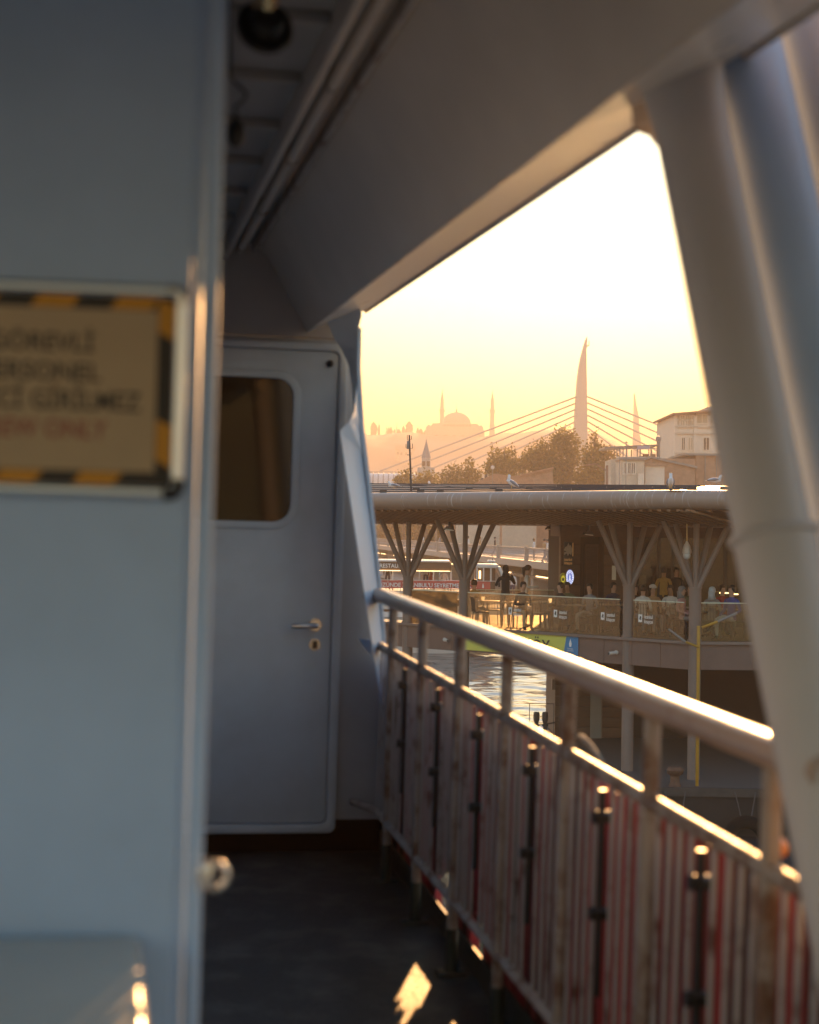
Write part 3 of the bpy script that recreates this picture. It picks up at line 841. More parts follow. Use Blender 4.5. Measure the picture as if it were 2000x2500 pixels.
# ---- broadleaf trees
def leaf_mat(name, c1, c2):
    m = bpy.data.materials.new(name); m.use_nodes = True
    nt = m.node_tree; b = nt.nodes['Principled BSDF']; out = nt.nodes['Material Output']
    oi = nt.nodes.new('ShaderNodeNewGeometry'); cr = nt.nodes.new('ShaderNodeValToRGB')
    cr.color_ramp.elements[0].color = (*c1, 1); cr.color_ramp.elements[1].color = (*c2, 1)
    nt.links.new(oi.outputs['Random Per Island'], cr.inputs[0]); nt.links.new(cr.outputs[0], b.inputs['Base Color'])
    b.inputs['Roughness'].default_value = .6
    tl = nt.nodes.new('ShaderNodeBsdfTranslucent'); nt.links.new(cr.outputs[0], tl.inputs[0])
    mx = nt.nodes.new('ShaderNodeMixShader'); mx.inputs[0].default_value = .6
    nt.links.new(b.outputs[0], mx.inputs[1]); nt.links.new(tl.outputs[0], mx.inputs[2]); nt.links.new(mx.outputs[0], out.inputs[0])
    MATS[name] = m
    return m
LEAF = leaf_mat('leaf_green', (0.07, 0.065, 0.012), (0.22, 0.17, 0.025))
def broad_tree(name, label, base, blobs, n_leaf, leaf, seed, trunk_r=.35, group=None):
    """blobs: (centre, radius triple); twig clusters of small leaf faces spread through them"""
    r = np.random.default_rng(seed)
    t = thing(name, label, 'tree', base, group=group)
    top = max(b[0].z for b in blobs)
    tk = MB(); fork = Vector((base.x, base.y, base.z + (top - base.z) * .45))
    tk.path([base, base + (fork - base) * .5 + Vector((.2, 0, 0)), fork], [trunk_r, trunk_r * .8, trunk_r * .6], n=8)
    for c_, rad in blobs:
        mid = fork.lerp(c_, .5) + Vector((0, 0, -.2))
        tk.path([fork, mid, c_, c_ + Vector((0, 0, rad[2] * .7))], [trunk_r * .5, trunk_r * .35, trunk_r * .2, .03], n=6)
    tk.build('trunk', WOODTRIM, t, smooth=True)
    vol = np.array([b[1][0] * b[1][1] * b[1][2] for b in blobs]); vol = vol / vol.sum()
    nc = max(12, n_leaf // 20)
    which = r.choice(len(blobs), nc, p=vol)
    d = r.normal(size=(nc, 3)); d /= np.linalg.norm(d, axis=1)[:, None]
    rad_ = r.uniform(.3, 1.0, nc) ** .5 * r.uniform(.7, 1.32, nc)
    cen = np.array([list(b[0]) for b in blobs])[which] + d * rad_[:, None] * np.array([b[1] for b in blobs])[which]
    P = np.repeat(cen, 14, axis=0); N = len(P)
    P = P + r.normal(size=(N, 3)) * leaf * np.array([1.3, 1.3, 2.0])
    a = r.normal(size=(N, 3)); a /= np.linalg.norm(a, axis=1)[:, None]
    b_ = np.cross(a, r.normal(size=(N, 3))); b_ /= np.linalg.norm(b_, axis=1)[:, None]
    s_ = leaf * r.uniform(.6, 1.25, N)[:, None]
    q = np.stack([P - a * s_, P + b_ * s_ * .55, P + a * s_, P - b_ * s_ * .55], 1).reshape(-1, 3)
    m = MB(); m.v = [tuple(x) for x in q.tolist()]; m.f = [(4 * k, 4 * k + 1, 4 * k + 2, 4 * k + 3) for k in range(N)]; m.m = [0] * N
    me = bpy.data.meshes.new('crown'); bb = BASE[t.name]
    me.from_pydata([(x[0] - bb.x, x[1] - bb.y, x[2] - bb.z) for x in m.v], [], m.f); me.materials.append(LEAF)
    o = bpy.data.objects.new('crown', me); COL.objects.link(o); o.parent = t
    return t
def B(px, py, D, rx, rz, ry=None):
    """crown lobe: centre pixel, half width and half height in pixels"""
    k = D / 4000
    return (at(px, py, D), (rx * k, (ry or rx) * k, rz * k))
TG = 'broadleaf trees behind the pier roof'
broad_tree('plane_tree', 'pale small tree right behind the antenna pole', V2(985, 262, 1), [B(985, 1178, 262, 16, 14), B(996, 1165, 262, 9, 10)], 1500, .26, 1, group=TG)
broad_tree('plane_tree', 'low tree in front of the pointed minaret base', V2(1040, 258, 1), [B(1030, 1180, 258, 22, 14), B(1052, 1172, 258, 14, 16), B(1015, 1190, 258, 16, 14)], 2200, .25, 2, group=TG)
broad_tree('plane_tree', 'wide golden tree right of the pointed minaret', V2(1120, 255, 1), [B(1090, 1170, 255, 22, 20), B(1115, 1158, 255, 20, 18), B(1145, 1152, 255, 18, 22), B(1160, 1170, 255, 18, 20), B(1125, 1185, 255, 40, 18)], 4200, .25, 3, group=TG)
broad_tree('plane_tree', 'tall lobed tree left of the highest tree', V2(1235, 252, 1), [B(1215, 1120, 252, 22, 22), B(1232, 1105, 252, 16, 18), B(1258, 1112, 252, 14, 26), B(1285, 1125, 252, 18, 22), B(1240, 1145, 252, 50, 24), B(1205, 1145, 252, 18, 16)], 5200, .25, 4, group=TG)
broad_tree('plane_tree', 'dense middle tree behind the gabled roof', V2(1320, 250, 1), [B(1310, 1105, 250, 18, 20), B(1325, 1090, 250, 14, 16), B(1300, 1130, 250, 24, 20), B(1330, 1135, 250, 30, 30), B(1342, 1110, 250, 16, 18)], 4800, .25, 5, group=TG)
broad_tree('plane_tree', 'highest dark tree left of the horn shaped pylon', V2(1380, 248, 1), [B(1385, 1062, 248, 20, 15), B(1370, 1080, 248, 26, 22), B(1395, 1088, 248, 16, 18), B(1362, 1065, 248, 11, 11), B(1385, 1120, 248, 34, 30), B(1372, 1160, 248, 36, 26), B(1408, 1080, 248, 7, 8)], 6500, .25, 6, .45, group=TG)
broad_tree('plane_tree', 'bushy tree in front of the pylon beside the rooftop pergola', V2(1455, 245, 1), [B(1450, 1080, 245, 13, 20), B(1453, 1068, 245, 7, 10), B(1440, 1110, 245, 26, 22), B(1475, 1105, 245, 20, 20), B(1492, 1115, 245, 14, 22), B(1462, 1140, 245, 40, 30), B(1450, 1170, 245, 50, 26)], 7000, .25, 7, .45, group=TG)
broad_tree('plane_tree', 'shaded olive tree mass seen under the pier roof beyond the bridge', V2(1010, 300, 1), [B(950, 1300, 300, 40, 36), B(1000, 1290, 300, 40, 40), B(1060, 1300, 300, 44, 34), B(1100, 1305, 300, 26, 30)], 7000, .4, 8, .5, group=TG)

# ---- quarter on the far bank, right of the trees
def block(name, label, px0, px1, y0, D, depth, mt, group=None, z0=0.5):
    a, b = V2(px0, D), V2(px1, D)
    t = thing(name, label, 'building', (a.x / 2 + b.x / 2, D, z0), group=group)
    z1 = zat(px0, y0, D)
    MB().box(a.x, b.x, D, D + depth, z0, z1).build('wall', mt, t)
    return t, z1
def win(t, px0, px1, y0, y1, D, glass=WINDARK, frame=PLASTER2):
    a, b = at(px0, y1, D), at(px1, y0, D)
    w = MB()
    w.box(a.x - .12, a.x, D - .10, D + .05, a.z - .12, b.z + .12); w.box(b.x, b.x + .12, D - .10, D + .05, a.z - .12, b.z + .12)
    w.box(a.x, b.x, D - .10, D + .05, b.z, b.z + .12); w.box(a.x, b.x, D - .14, D + .05, a.z - .12, a.z)
    f = w.build('window', frame, t)
    MB().box(a.x, b.x, D - .03, D - .005, a.z, b.z).build('pane', glass, f)
    MB().box((a.x + b.x) / 2 - .04, (a.x + b.x) / 2 + .04, D - .06, D - .031, a.z, b.z).build('mullion', frame, f)
D = 215.0
ap, zt = block('apartment_building', 'pale plastered old building with wide eaves at the pillar', 1646, 1860, 1014, D, 16, PLASTER2)
a, b = V2(1636, D), V2(1880, D)
m = MB(); m.prism([(a.x, D - 1.2, zt), (b.x, D - 1.2, zt + 1.2), (b.x, D - 1.2, zt + 1.45), (a.x, D - 1.2, zt + .22)], (0, 17, 0)); m.build('eaves', TILE, ap)
MB().box(V2(1728, D).x, V2(1800, D).x, D + 1, D + 8, zt + .5, zat(1728, 992, D)).build('penthouse', PLASTER, ap)
for px in (1646, 1694.5):
    x = V2(px, D).x
    MB().box(x - .15, x + .22, D - .18, D, 2, zt).build('corner_pilaster', PLASTER2, ap)
for yy in (1042, 1058, 1107):
    z_ = zat(1680, yy, D); MB().box(V2(1645, D).x, V2(1860, D).x, D - .22, D, z_ - .12, z_ + .1).build('string_course', PLASTER, ap)
for p0, p1 in ((1650, 1657), (1663, 1671), (1675, 1683), (1686, 1693)):
    win(ap, p0, p1, 1027, 1038, D, WINWARM); win(ap, p0, p1, 1014.8, 1024, D, WINWARM)
for p0, p1 in ((1702, 1727), (1735, 1760)):
    win(ap, p0, p1, 1012, 1033, D, WINWARM)
for p0, p1, g in ((1665, 1672, WINDARK), (1681, 1691, WINWARM), (1718, 1731, WINDARK), (1752, 1765, WINDARK)):
    win(ap, p0, p1, 1069, 1098, D, g)
D = 190.0
s1, z_ = block('brick_annex', 'long brown annex wall with sloping roof below the pale building', 1590, 1696, 1119, D, 10, BRICKW)
m = MB(); m.prism([(V2(1586, D).x, D - .4, z_ + .02), (V2(1700, D).x, D - .4, zat(1696, 1131, D) - .6), (V2(1700, D).x, D - .4, zat(1696, 1131, D) - .35), (V2(1586, D).x, D - .4, z_ + .25)], (0, 11, 0)); m.build('roof', METALG, s1)
s2, z_ = block('brown_shed', 'plain brown shed wall at the far right beneath the pale building', 1697, 1840, 1112, D + 2, 10, BRICKW)
MB().box(V2(1668, D + 1).x, V2(1845, D + 1).x, D + 1.6, D + 12.5, z_, z_ + .22).build('coping', METALG, s2)
for px in (1720, 1748, 1776):
    MB().box(V2(px, D + 2).x - .05, V2(px, D + 2).x + .05, D + 1.9, D + 2, 1, z_).build('downpipe', METALG, s2)
s3, z_ = block('white_shed', 'small flat roofed hut with pale rendered front panel', 1574, 1621, 1137, D - 4, 4, PLASTER2)
MB().box(V2(1571, D - 4).x, V2(1624, D - 4).x, D - 4.3, D, z_, z_ + .3).build('roof', BRICKW, s3)
s4, z_ = block('windowed_hut', 'low brown hut with three tall narrow windows', 1516, 1572, 1122, D - 5, 5, PLASTER)
for p0, p1 in ((1523, 1528), (1533, 1539), (1543, 1550)):
    win(s4, p0, p1, 1131, 1156, D - 5)
MB().box(V2(1556, D - 5).x, V2(1571, D - 5).x, D - 5.2, D - 5, 1, zat(1560, 1160, D)).build('door', PLASTER2, s4)
MB().box(V2(1512, D - 5).x, V2(1575, D - 5).x, D - 5.4, D, z_, z_ + .25).build('roof', METALG, s4)
# rooftop pergola
DP = 196.0
pg = thing('rooftop_pergola', 'open rooftop pergola of thin posts beside a tall metal flue', 'pergola', V2(1550, DP, zat(1550, 1122, DP)))
zf = zat(1550, 1122, DP)
MB().box(V2(1490, DP).x, V2(1622, DP).x, DP, DP + 6, 2, zf).build('platform', PLASTER, pg)
for px in (1505, 1512, 1520, 1529, 1555, 1562, 1583, 1588, 1606):
    for dy in (0.2, 5.5) if px in (1512, 1555, 1606) else (0.2,):
        x = V2(px, DP).x
        MB().box(x - .06, x + .06, DP + dy, DP + dy + .12, zf, zat(px, 1092, DP)).build('post', METALG, pg)
m = MB(); m.prism([at(1476, 1091, DP), at(1610, 1084.5, DP), at(1610, 1087.5, DP), at(1476, 1095, DP)], (0, 6, 0)); m.build('canopy', METALG, pg)
m = MB(); m.prism([at(1500, 1093.5, DP - .2), at(1606, 1093, DP - .2), at(1606, 1095, DP - .2), at(1500, 1095.5, DP - .2)], (0, .12, 0)); m.build('beam', METALG, pg)
m = MB(); m.prism([at(1556, 1088.5, DP - .4), at(1587, 1088, DP - .4), at(1587, 1097, DP - .4), at(1556, 1097.5, DP - .4)], (0, .06, 0)); m.build('awning_banner', mat('mauve_cloth', (.42, .34, .40), .7), pg)
MB().box(V2(1503, DP).x, V2(1608, DP).x, DP + .1, DP + .16, zf, zf + .35).build('parapet', PLASTER2, pg)
for k in range(4):
    x = V2(1569 + 9 * k, DP).x
    MB().box(x - .3, x + .3, DP + 1, DP + 1.6, zf, zf + .5 + .25 * (k % 2)).build('planter', BRICKW, pg)
x = V2(1608.5, DP).x
fl = thing('metal_flue', 'tall metal chimney flue with hexagonal cowl beside the pergola', 'chimney', (x, DP + 1, zf))
MB().tube((x, DP + 1, zf - 2), (x, DP + 1, zat(1608, 1076, DP)), .22, n=14).build('pipe', METALG, fl, smooth=True)
MB().lathe([(.22, zat(1608, 1078, DP)), (.33, zat(1608, 1074, DP)), (.33, zat(1608, 1068, DP)), (.22, zat(1608, 1063.5, DP)), (.02, zat(1608, 1063, DP))], T((x, DP + 1, 0)), 6).build('cowl', METALG, fl)
for px, y0, lb in ((1511, 1096, 'thin grey pole rising in front of the windowed hut'), (1527, 1076, 'slender aerial mast above the pergola canopy')):
    c = V2(px, 180, 1)
    t = thing('roof_mast', lb, 'pole', c)
    MB().tube(c, (c.x, c.y, zat(px, y0, 180)), .06, .04, n=8).build('mast', METALG, t, smooth=True)
    MB().box(c.x - .2, c.x + .2, c.y - .05, c.y + .05, zat(px, y0, 180) - .25, zat(px, y0, 180) - .17).build('cross_bar', METALG, t)
# gabled warehouse
D = 232.0
gw = thing('gabled_warehouse', 'brick warehouse with low pitched roof behind the gull', 'building', V2(1250, D, .5))
m = MB(); m.prism([at(1120, 1215, D), at(1120, 1196, D), at(1349, 1143, D), at(1353, 1215, D)], (0, 14, 0)); m.build('wall', BRICKW, gw)
m = MB(); m.prism([at(1110, 1196, D - .6), at(1351, 1140, D - .6), at(1353, 1143.5, D - .6), at(1110, 1199.5, D - .6)], (0, 15.5, 0)); m.build('roof', TILE, gw)
m = MB(); m.prism([at(1353, 1180, D), at(1400, 1197, D), at(1400, 1215, D), at(1353, 1215, D)], (0, 14, 0)); m.build('lean_to', TILE, gw)
MB().box(V2(1090, D).x, V2(1420, D).x, D + .02, D + 13, .5, zat(1250, 1205, D)).build('lower_wall', BRICKW, gw)
D = 222.0
g2 = thing('tiled_roof_house', 'low house with clay tiled roof behind the pier roof edge', 'building', V2(1190, D, .5))
m = MB(); m.prism([at(1118, 1200, D), at(1207, 1156, D), at(1300, 1168, D), at(1310, 1200, D)], (0, 3, 0)); m.build('roof', TILE, g2)
MB().box(V2(1118, D).x, V2(1310, D).x, D + .1, D + 12, .5, zat(1200, 1199, D)).build('wall', PLASTER, g2)
for px, y0, w_ in ((1178, 1166, 5), (1188, 1157, 7), (1224, 1163, 6), (1237, 1160, 5)):
    a = V2(px, D - 2); k = D / 4000
    MB().box(a.x - w_ * k / 2, a.x + w_ * k / 2, D + 1, D + 1.5, 8, zat(px, y0, D)).build('chimney', METALD, g2)
for px, py, lb in ((1203, 1141, 'white satellite dish on the tiled roof left of the gull'),):
    c = at(px, py, 219)
    t = thing('satellite_dish', lb, 'dish', c)
    MB().lathe([(.02, .09), (.18, .05), (.26, -.02), (.18, .03), (.02, .05)], T(c) @ Matrix.Rotation(math.radians(80), 4, 'X'), 16).build('reflector', WHITEP, t, smooth=True)
    MB().tube((c.x, c.y + .1, c.z), (c.x, c.y + .1, c.z - 2.5), .04, n=6).build('stand', METALG, t)
# long pale building behind the bridge, seen under the pier roof
D = 275.0
lb_, zt = block('long_building', 'long pale building with pilasters behind the bridge people', 1105, 1440, 1195, D, 12, PLASTER)
for k in range(12):
    x = V2(1112 + 26 * k, D).x
    MB().box(x - .35, x + .35, D - .4, D, 1, zt).build('pilaster', PLASTER2, lb_)
for k in range(11):
    win(lb_, 1120 + 26 * k, 1132 + 26 * k, 1262, 1296, D)

# ground of the far bank
MB().prism([(-60, 128, .0), (400, 115, .0), (700, 900, .0), (-700, 900, .0), (-300, 330, 0)], (0, 0, .5)).build('far_bank', CONC, kind='structure')
# ------------------------------------------------------------------ road bridge with railing, cafes underneath
G0, GD = Vector((10.28, 112, 0)), Vector((-10.28, 84, 0)).normalized()
GN = Vector((GD.y, -GD.x, 0))           # to the right, under the roadway
def G(t, o=0.0, z=0.0):
    p = G0 + GD * t + GN * o
    return Vector((p.x, p.y, z))
rb = thing('road_bridge', 'low road bridge with ornate railing seen under the pier roof', 'bridge', G(0, 0, 0))
BRP = mat('bridge_grey_paint', (0.33, 0.27, 0.225), 0.6, var=0.1, vscale=1.5)
t0, t1 = -22.0, 220.0
def gbox(ta, tb, oa, ob, za, zb, name, mt, par=None, **k):
    m = MB(); m.prism([G(ta, oa, za), G(ta, ob, za), G(ta, ob, zb), G(ta, oa, zb)], GD * (tb - ta))
    return m.build(name, mt, par or rb, **k)
gbox(t0, t1, 0.35, 24, 4.55, 5.05, 'roadway', CONC)
gbox(t0, t1, 0.0, 0.349, 4.62, 5.14, 'girder', BRP)
gbox(t0, t1, 0.02, 0.12, 6.02, 6.12, 'top_rail', BRP)
gbox(t0, t1, 0.04, 0.10, 5.22, 5.27, 'foot_rail', BRP)
for k in range(20):
    t = -16 + 12.05 * k + 4.0
    gbox(t - .2, t + .2, -.06, .22, 5.141, 6.22, 'railing_post', BRP)
for k in range(20):
    a = -16 + 12.05 * k + 4.22; b = a + 11.6
    m = MB(); n_ = 34
    for q in range(n_):
        s_ = a + (b - a) * (q + .5) / n_; hw = (b - a) / n_ / 2
        # curled scroll approximated by a ring and two diagonals
        m.path([G(s_ + hw * .86 * math.cos(u), .07, 5.74 + .16 * math.sin(u)) for u in np.linspace(0, 2 * math.pi, 9)[:-1]], .016, n=4, closed=True)
        m.path([G(s_ - hw, .07, 5.28), G(s_, .07, 5.56), G(s_ + hw, .07, 5.28)], .016, n=4)
        m.path([G(s_ - hw, .07, 6.02), G(s_, .07, 5.9), G(s_ + hw, .07, 6.02)], .014, n=4)
    if t1 > a:
        o = m.build('scroll_panel', BRP, rb)
        o['kind'] = 'stuff'
for k in range(14):
    gbox(-20 + 17 * k, -19 + 17 * k, 1.0, 22, -.8, 4.55, 'pier', CONC)
gbox(t0, t1, 3.2, 3.5, 1.4, 4.549, 'cafe_wall', BROWN)
gbox(t0, t1, -1.0, 3.2, 1.0, 1.38, 'cafe_terrace', CONC)
gbox(t0, t1, 0.8, 3.2, 3.75, 3.95, 'awning', BROWN)
for k in range(26):
    a = -18 + 8.0 * k
    if k % 3 != 1:
        gbox(a, a + 5.5, .70, .78, 3.92, 4.0, 'light_strip', LED)
    f = gbox(a, a + 2.6, 3.05, 3.19, 1.9, 3.5, 'cafe_window', BRP)
    gbox(a + .15, a + 2.45, 2.99, 3.04, 2.0, 3.4, 'cafe_pane', WINDARK, f)
# overhead tram wires and masts
for k, t in enumerate((3, 45, 90)):
    m = thing('lamp_mast', ['near brown lamp mast on the bridge behind the standing people', 'second lamp mast along the bridge', 'third lamp mast along the bridge'][k], 'lamp post', G(t, 4, 5.05), group='lamp masts on the bridge')
    c = G(t, 4, 5.05)
    MB().tube(c, c + Vector((0, 0, 7)), .14, .09, n=10).build('mast', BRICKW, m, smooth=True)
    MB().path([c + Vector((0, 0, 6.6)), c + Vector((-.8, 0, 7.1)), c + Vector((-1.5, 0, 7.0))], .05, n=6).build('arm', BRICKW, m, smooth=True)

# ------------------------------------------------------------------ excursion boat with the red banner
DB = 97.0
kb = DB / 4000
rbt = thing('restaurant_boat', 'white moored restaurant boat with red banner and brown awning', 'boat', V2(1050, DB, 0))
X0, X1 = V2(845, DB).x, V2(1212, DB).x
Zb = lambda py, px=1050: zat(px, py, DB)
hull = [(X0, 0.0 - .6), (X1 - 3, -.6), (X1 + 2.2, 2.9), (X1 - 1.0, 2.6), (X0, 2.4)]
m = MB(); m.prism([(x, DB, z) for x, z in hull], (0, 6, 0)); m.build('hull', WHITEP, rbt, bevel=.12)
for z_ in (0.9, 1.5, 2.1):
    MB().box(X0, X1 - .8, DB - .06, DB - .001, z_, z_ + .06).build('rubbing_strake', METALG, rbt)
MB().box(X0, X1 - 1.2, DB + .3, DB + 5.6, 2.6, 3.5).build('main_cabin', WHITEP, rbt, bevel=.03)
for k in range(9):
    x = X0 + .6 + k * .95
    if x + .6 < X1 - 1.4:
        MB().box(x, x + .62, DB + .27, DB + .299, 2.85, 3.3).build('cabin_window', WINDARK, rbt)
zb0, zb1 = Zb(1437), Zb(1418)
MB().box(X0, X1, DB + .1, DB + 5.8, zb0 - .28, zb0 - .16).build('upper_deck', WHITEP, rbt)
bn = MB()
nn = 40
vs, fs = [], []
for i in range(nn + 1):
    x = X0 + (V2(1199, DB).x - X0) * i / nn
    for z_ in (zb0, zb1):
        vs.append((x, DB + .02 * math.sin(i * 1.3) - .02, z_ + .012 * math.sin(i * .9)))
fs = [(2 * i, 2 * i + 2, 2 * i + 3, 2 * i + 1) for i in range(nn)]
bno = bn.add(vs, fs).build('banner', REDB, rbt, smooth='all')
q = MB()
xc0 = V2(940, DB).x; xc1 = V2(1165, DB).x
lettering(q, "GÖZÜNDE İSTANBUL'U SEYRETME VAKTİ", ((V2(915, DB).x + V2(1165, DB).x) / 2, DB - .06, Zb(1433.5)), (1, 0, 0), (0, 0, 1), width=V2(1165, DB).x - V2(915, DB).x, size=.34)
q.build('banner_lettering', LETW, bno)
q = MB(); q.prism([(V2(1181, DB).x + dx, DB - .06, Zb(1428) + dz) for dx, dz in ((-.05, -.14), (.05, -.14), (.04, 0), (.0, .16), (-.04, 0))], (0, .01, 0)); q.build('banner_emblem', LETW, bno)
for px in range(850, 1200, 26):
    x = V2(px, DB).x
    MB().tube((x, DB + .08, zb0 - .2), (x, DB + .08, zb1 + .02), .02, n=6).build('rail_post', WHITEP, rbt)
MB().tube((X0, DB + .08, zb1 + .02), (X1, DB + .08, zb1 + .02), .022, n=6).build('rail', WHITEP, rbt)
# awning over the upper deck
za0, za1 = Zb(1393), Zb(1373)
aw = MB().box(X0, V2(1103, DB).x, DB + .2, DB + 5, za0, za1).build('awning', BROWN, rbt, bevel=.02)
q = MB(); lettering(q, 'RESTAURANT', (V2(958, DB).x + .25, DB + .17, Zb(1387)), (1, 0, 0), (0, 0, 1), width=V2(1010, DB).x - V2(930, DB).x, size=.33)
q.build('awning_lettering', LETW, aw)
MB().box(X0, V2(1100, DB).x, DB + .12, DB + .17, za0 - .05, za0 - .01).build('light_strip', LED, rbt)
MB().box(X0, V2(1100, DB).x, DB + .1, DB + 5.1, za1 + .005, za1 + .09).build('awning_roof', WHITEP, rbt, bevel=.02)
for px in (905, 960, 1010, 1060, 1103):
    x = V2(px, DB).x
    MB().box(x - .04, x + .04, DB + .3, DB + .38, zb0 - .15, za0).build('awning_post', WHITEP, rbt)
# wheelhouse
xa, xb_ = V2(1165, DB - 1).x, V2(1216, DB - 1).x
wh = MB(); wh.box(xa, xb_ + .1, DB - .2, DB + 3, Zb(1385), Zb(1376)); wh.build('wheelhouse_roof', WHITEP, rbt, bevel=.05)
MB().prism([at(1215, 1384, DB - .3), at(1222, 1383, DB - .3), at(1236, 1412, DB - .3), at(1227, 1414, DB - .3)], (0, 3.2, 0)).build('windscreen_frame', WHITEP, rbt, bevel=.03)
MB().box(xa, V2(1212, DB).x, DB + .6, DB + 2.9, zb0 - .2, Zb(1385)).build('wheelhouse_interior', BROWN, rbt)
for px in (1166, 1182, 1200):
    x = V2(px, DB - .2).x
    MB().box(x - .04, x + .04, DB - .2, DB - .1, zb1, Zb(1385)).build('window_post', WHITEP, rbt)
MB().box(V2(1171, DB).x, V2(1176, DB).x, DB + .3, DB + .34, Zb(1412), Zb(1392)).build('cabin_lamp', LED, rbt)
MB().box(V2(1192, DB).x, V2(1211, DB).x, DB - .1, DB + 1, Zb(1371), Zb(1366)).build('life_raft', WHITEP, rbt, bevel=.06)
MB().tube(at(1203, 1376, DB), at(1203, 1362, DB), .03).build('mast', METALG, rbt)

# ------------------------------------------------------------------ the pier building
K = Vector((7.14, 41.4, 0)); LD = Vector((-0.7238, 0.690, 0)); NI = Vector((0.690, 0.7238, 0))
RD = Vector((0.9988, 0.05, 0)); NR = Vector((-0.05, 0.9988, 0))
FL, GT = 4.58, 5.57
def PL(s, o=0.0, z=0.0):
    p = K + LD * s + NI * o
    return Vector((p.x, p.y, z))
def PR(t, o=0.0, z=0.0):
    p = K + RD * t + NR * o
    return Vector((p.x, p.y, z))
FASC = mat('fascia_grey', (0.155, 0.10, 0.082), 0.55, var=0.12, vscale=1.5)
CLAD = mat('column_grey', (0.185, 0.14, 0.12), 0.5, var=0.1, vscale=2)
SOFF = mat('soffit_timber', (0.24, 0.125, 0.06), 0.6, var=0.2, vscale=3)
WOODC = mat('timber_cladding', (0.095, 0.05, 0.03), 0.6, var=0.3, vscale=5, stretch=(1, 1, 8))
FLOORM = mat('terrace_floor', (0.13, 0.095, 0.07), 0.5, var=0.15, vscale=2)
TUBE = mat('stained_eave', (0.30, 0.215, 0.165), 0.5, vscale=4.5, col2=(0.52, 0.50, 0.48), thr=(0.58, 0.74), bump=0.08, bscale=12, stretch=(4.0, 0.35, 0.35), rotz=math.radians(43.6))
PANEG = glass_mat('balustrade_glass', (0.85, 0.82, 0.75), (0.62, 0.52, 0.34), 0.05)
pb = thing('ferry_terminal', 'two storey ferry terminal with timber soffit, tree columns and rounded eaves', 'building', PL(0, 0, 1.1))
# first-floor slab
slab = [PL(14, 0, 3.92), PL(0, 0, 3.92), PR(18, 0, 3.92), PR(18, 12, 3.92), Vector((1.0, 53.4, 3.92)), PL(9.9, .9, 3.92), PL(14, .9, 3.92)]
m = MB(); m.prism([p + NI * .06 if i in (0, 1) else p for i, p in enumerate(slab)], (0, 0, FL - 3.92)); m.build('floor_slab', FLOORM, pb)
n_ = 16
for k in range(n_):
    a, b = .9 * k + .006, .9 * (k + 1) - .006
    m = MB(); m.prism([PL(a, -.02, 3.87), PL(b, -.02, 3.87), PL(b, .055, 3.87), PL(a, .055, 3.87)], (0, 0, .64)); m.build('fascia_panel', FASC, pb)
for k in range(11):
    a, b = 1.55 * k + .05, 1.55 * (k + 1) + .038
    m = MB(); m.prism([PR(a, -.02, 3.87), PR(b, -.02, 3.87), PR(b, .055, 3.87), PR(a, .055, 3.87)], (0, 0, .64)); m.build('fascia_panel', FASC, pb)
m = MB(); m.prism([PL(14, -.10, 4.512), PL(0, -.10, 4.512), PL(0, .2, 4.512), PL(14, .2, 4.512)], (0, 0, .072)); m.build('floor_edge', CLAD, pb)
m = MB(); m.prism([PR(.0, -.10, 4.511), PR(17, -.10, 4.511), PR(17, .2, 4.511), PR(.0, .2, 4.511)], (0, 0, .073)); m.build('floor_edge', CLAD, pb)

# eave tube with rounded corner
O_ = 2.0
Kp = K + Vector((-.38, -1.02, 0)) * O_
def arc_corner(r=1.0, n=9):
    a = Kp + LD * r; b = Kp + RD * r
    out = []
    for k in range(n):
        t = k / (n - 1)
        out.append(a * (1 - t) ** 2 + Kp * 2 * t * (1 - t) + b * t ** 2)
    return out
edge = [Kp + LD * s for s in np.linspace(18, 1.4, 16)] + arc_corner() + [Kp + RD * s for s in np.linspace(1.6, 18, 12)]
ZT = 8.115
m = MB(); m.path([Vector((p.x, p.y, ZT)) for p in edge], .235, n=28); m.build('eave_tube', TUBE, pb, smooth=True)
# thin drip line under the tube
m = MB(); m.path([Vector((p.x, p.y, ZT - .245)) + Vector((.02, .12, 0)) for p in edge], .014, n=6); m.build('drip_strip', CLAD, pb)
# inner outline for the soffit (2.3 m in) and the back edge
def inset(o, z):
    kk = K + Vector((-.38, -1.02, 0)) * (O_ - o)
    return [kk + LD * 16.5, kk, kk + RD * 17], z
outer_ = [Kp + LD * 17.5, Kp, Kp + RD * 18]
inn = K + Vector((.38, 1.02, 0)) * .45
inner_ = [inn + LD * 16, inn, inn + RD * 17]
def Zp(p, z): return (p.x, p.y, z)
m = MB()
m.add([Zp(outer_[0], 7.90), Zp(outer_[1], 7.90), Zp(outer_[2], 7.90), Zp(inner_[0], 7.56), Zp(inner_[1], 7.56), Zp(inner_[2], 7.56)], [(0, 1, 4, 3), (1, 2, 5, 4)])
back = [Vector((-5.5, 54.5, 0)), Vector((24.0, 54.5, 0))]
m.add([Zp(inner_[0], 7.56), Zp(inner_[1], 7.56), Zp(inner_[2], 7.56), Zp(back[1], 7.50), Zp(back[0], 7.50)], [(0, 1, 2, 3, 4)])
m.build('soffit_board', SOFF, pb)
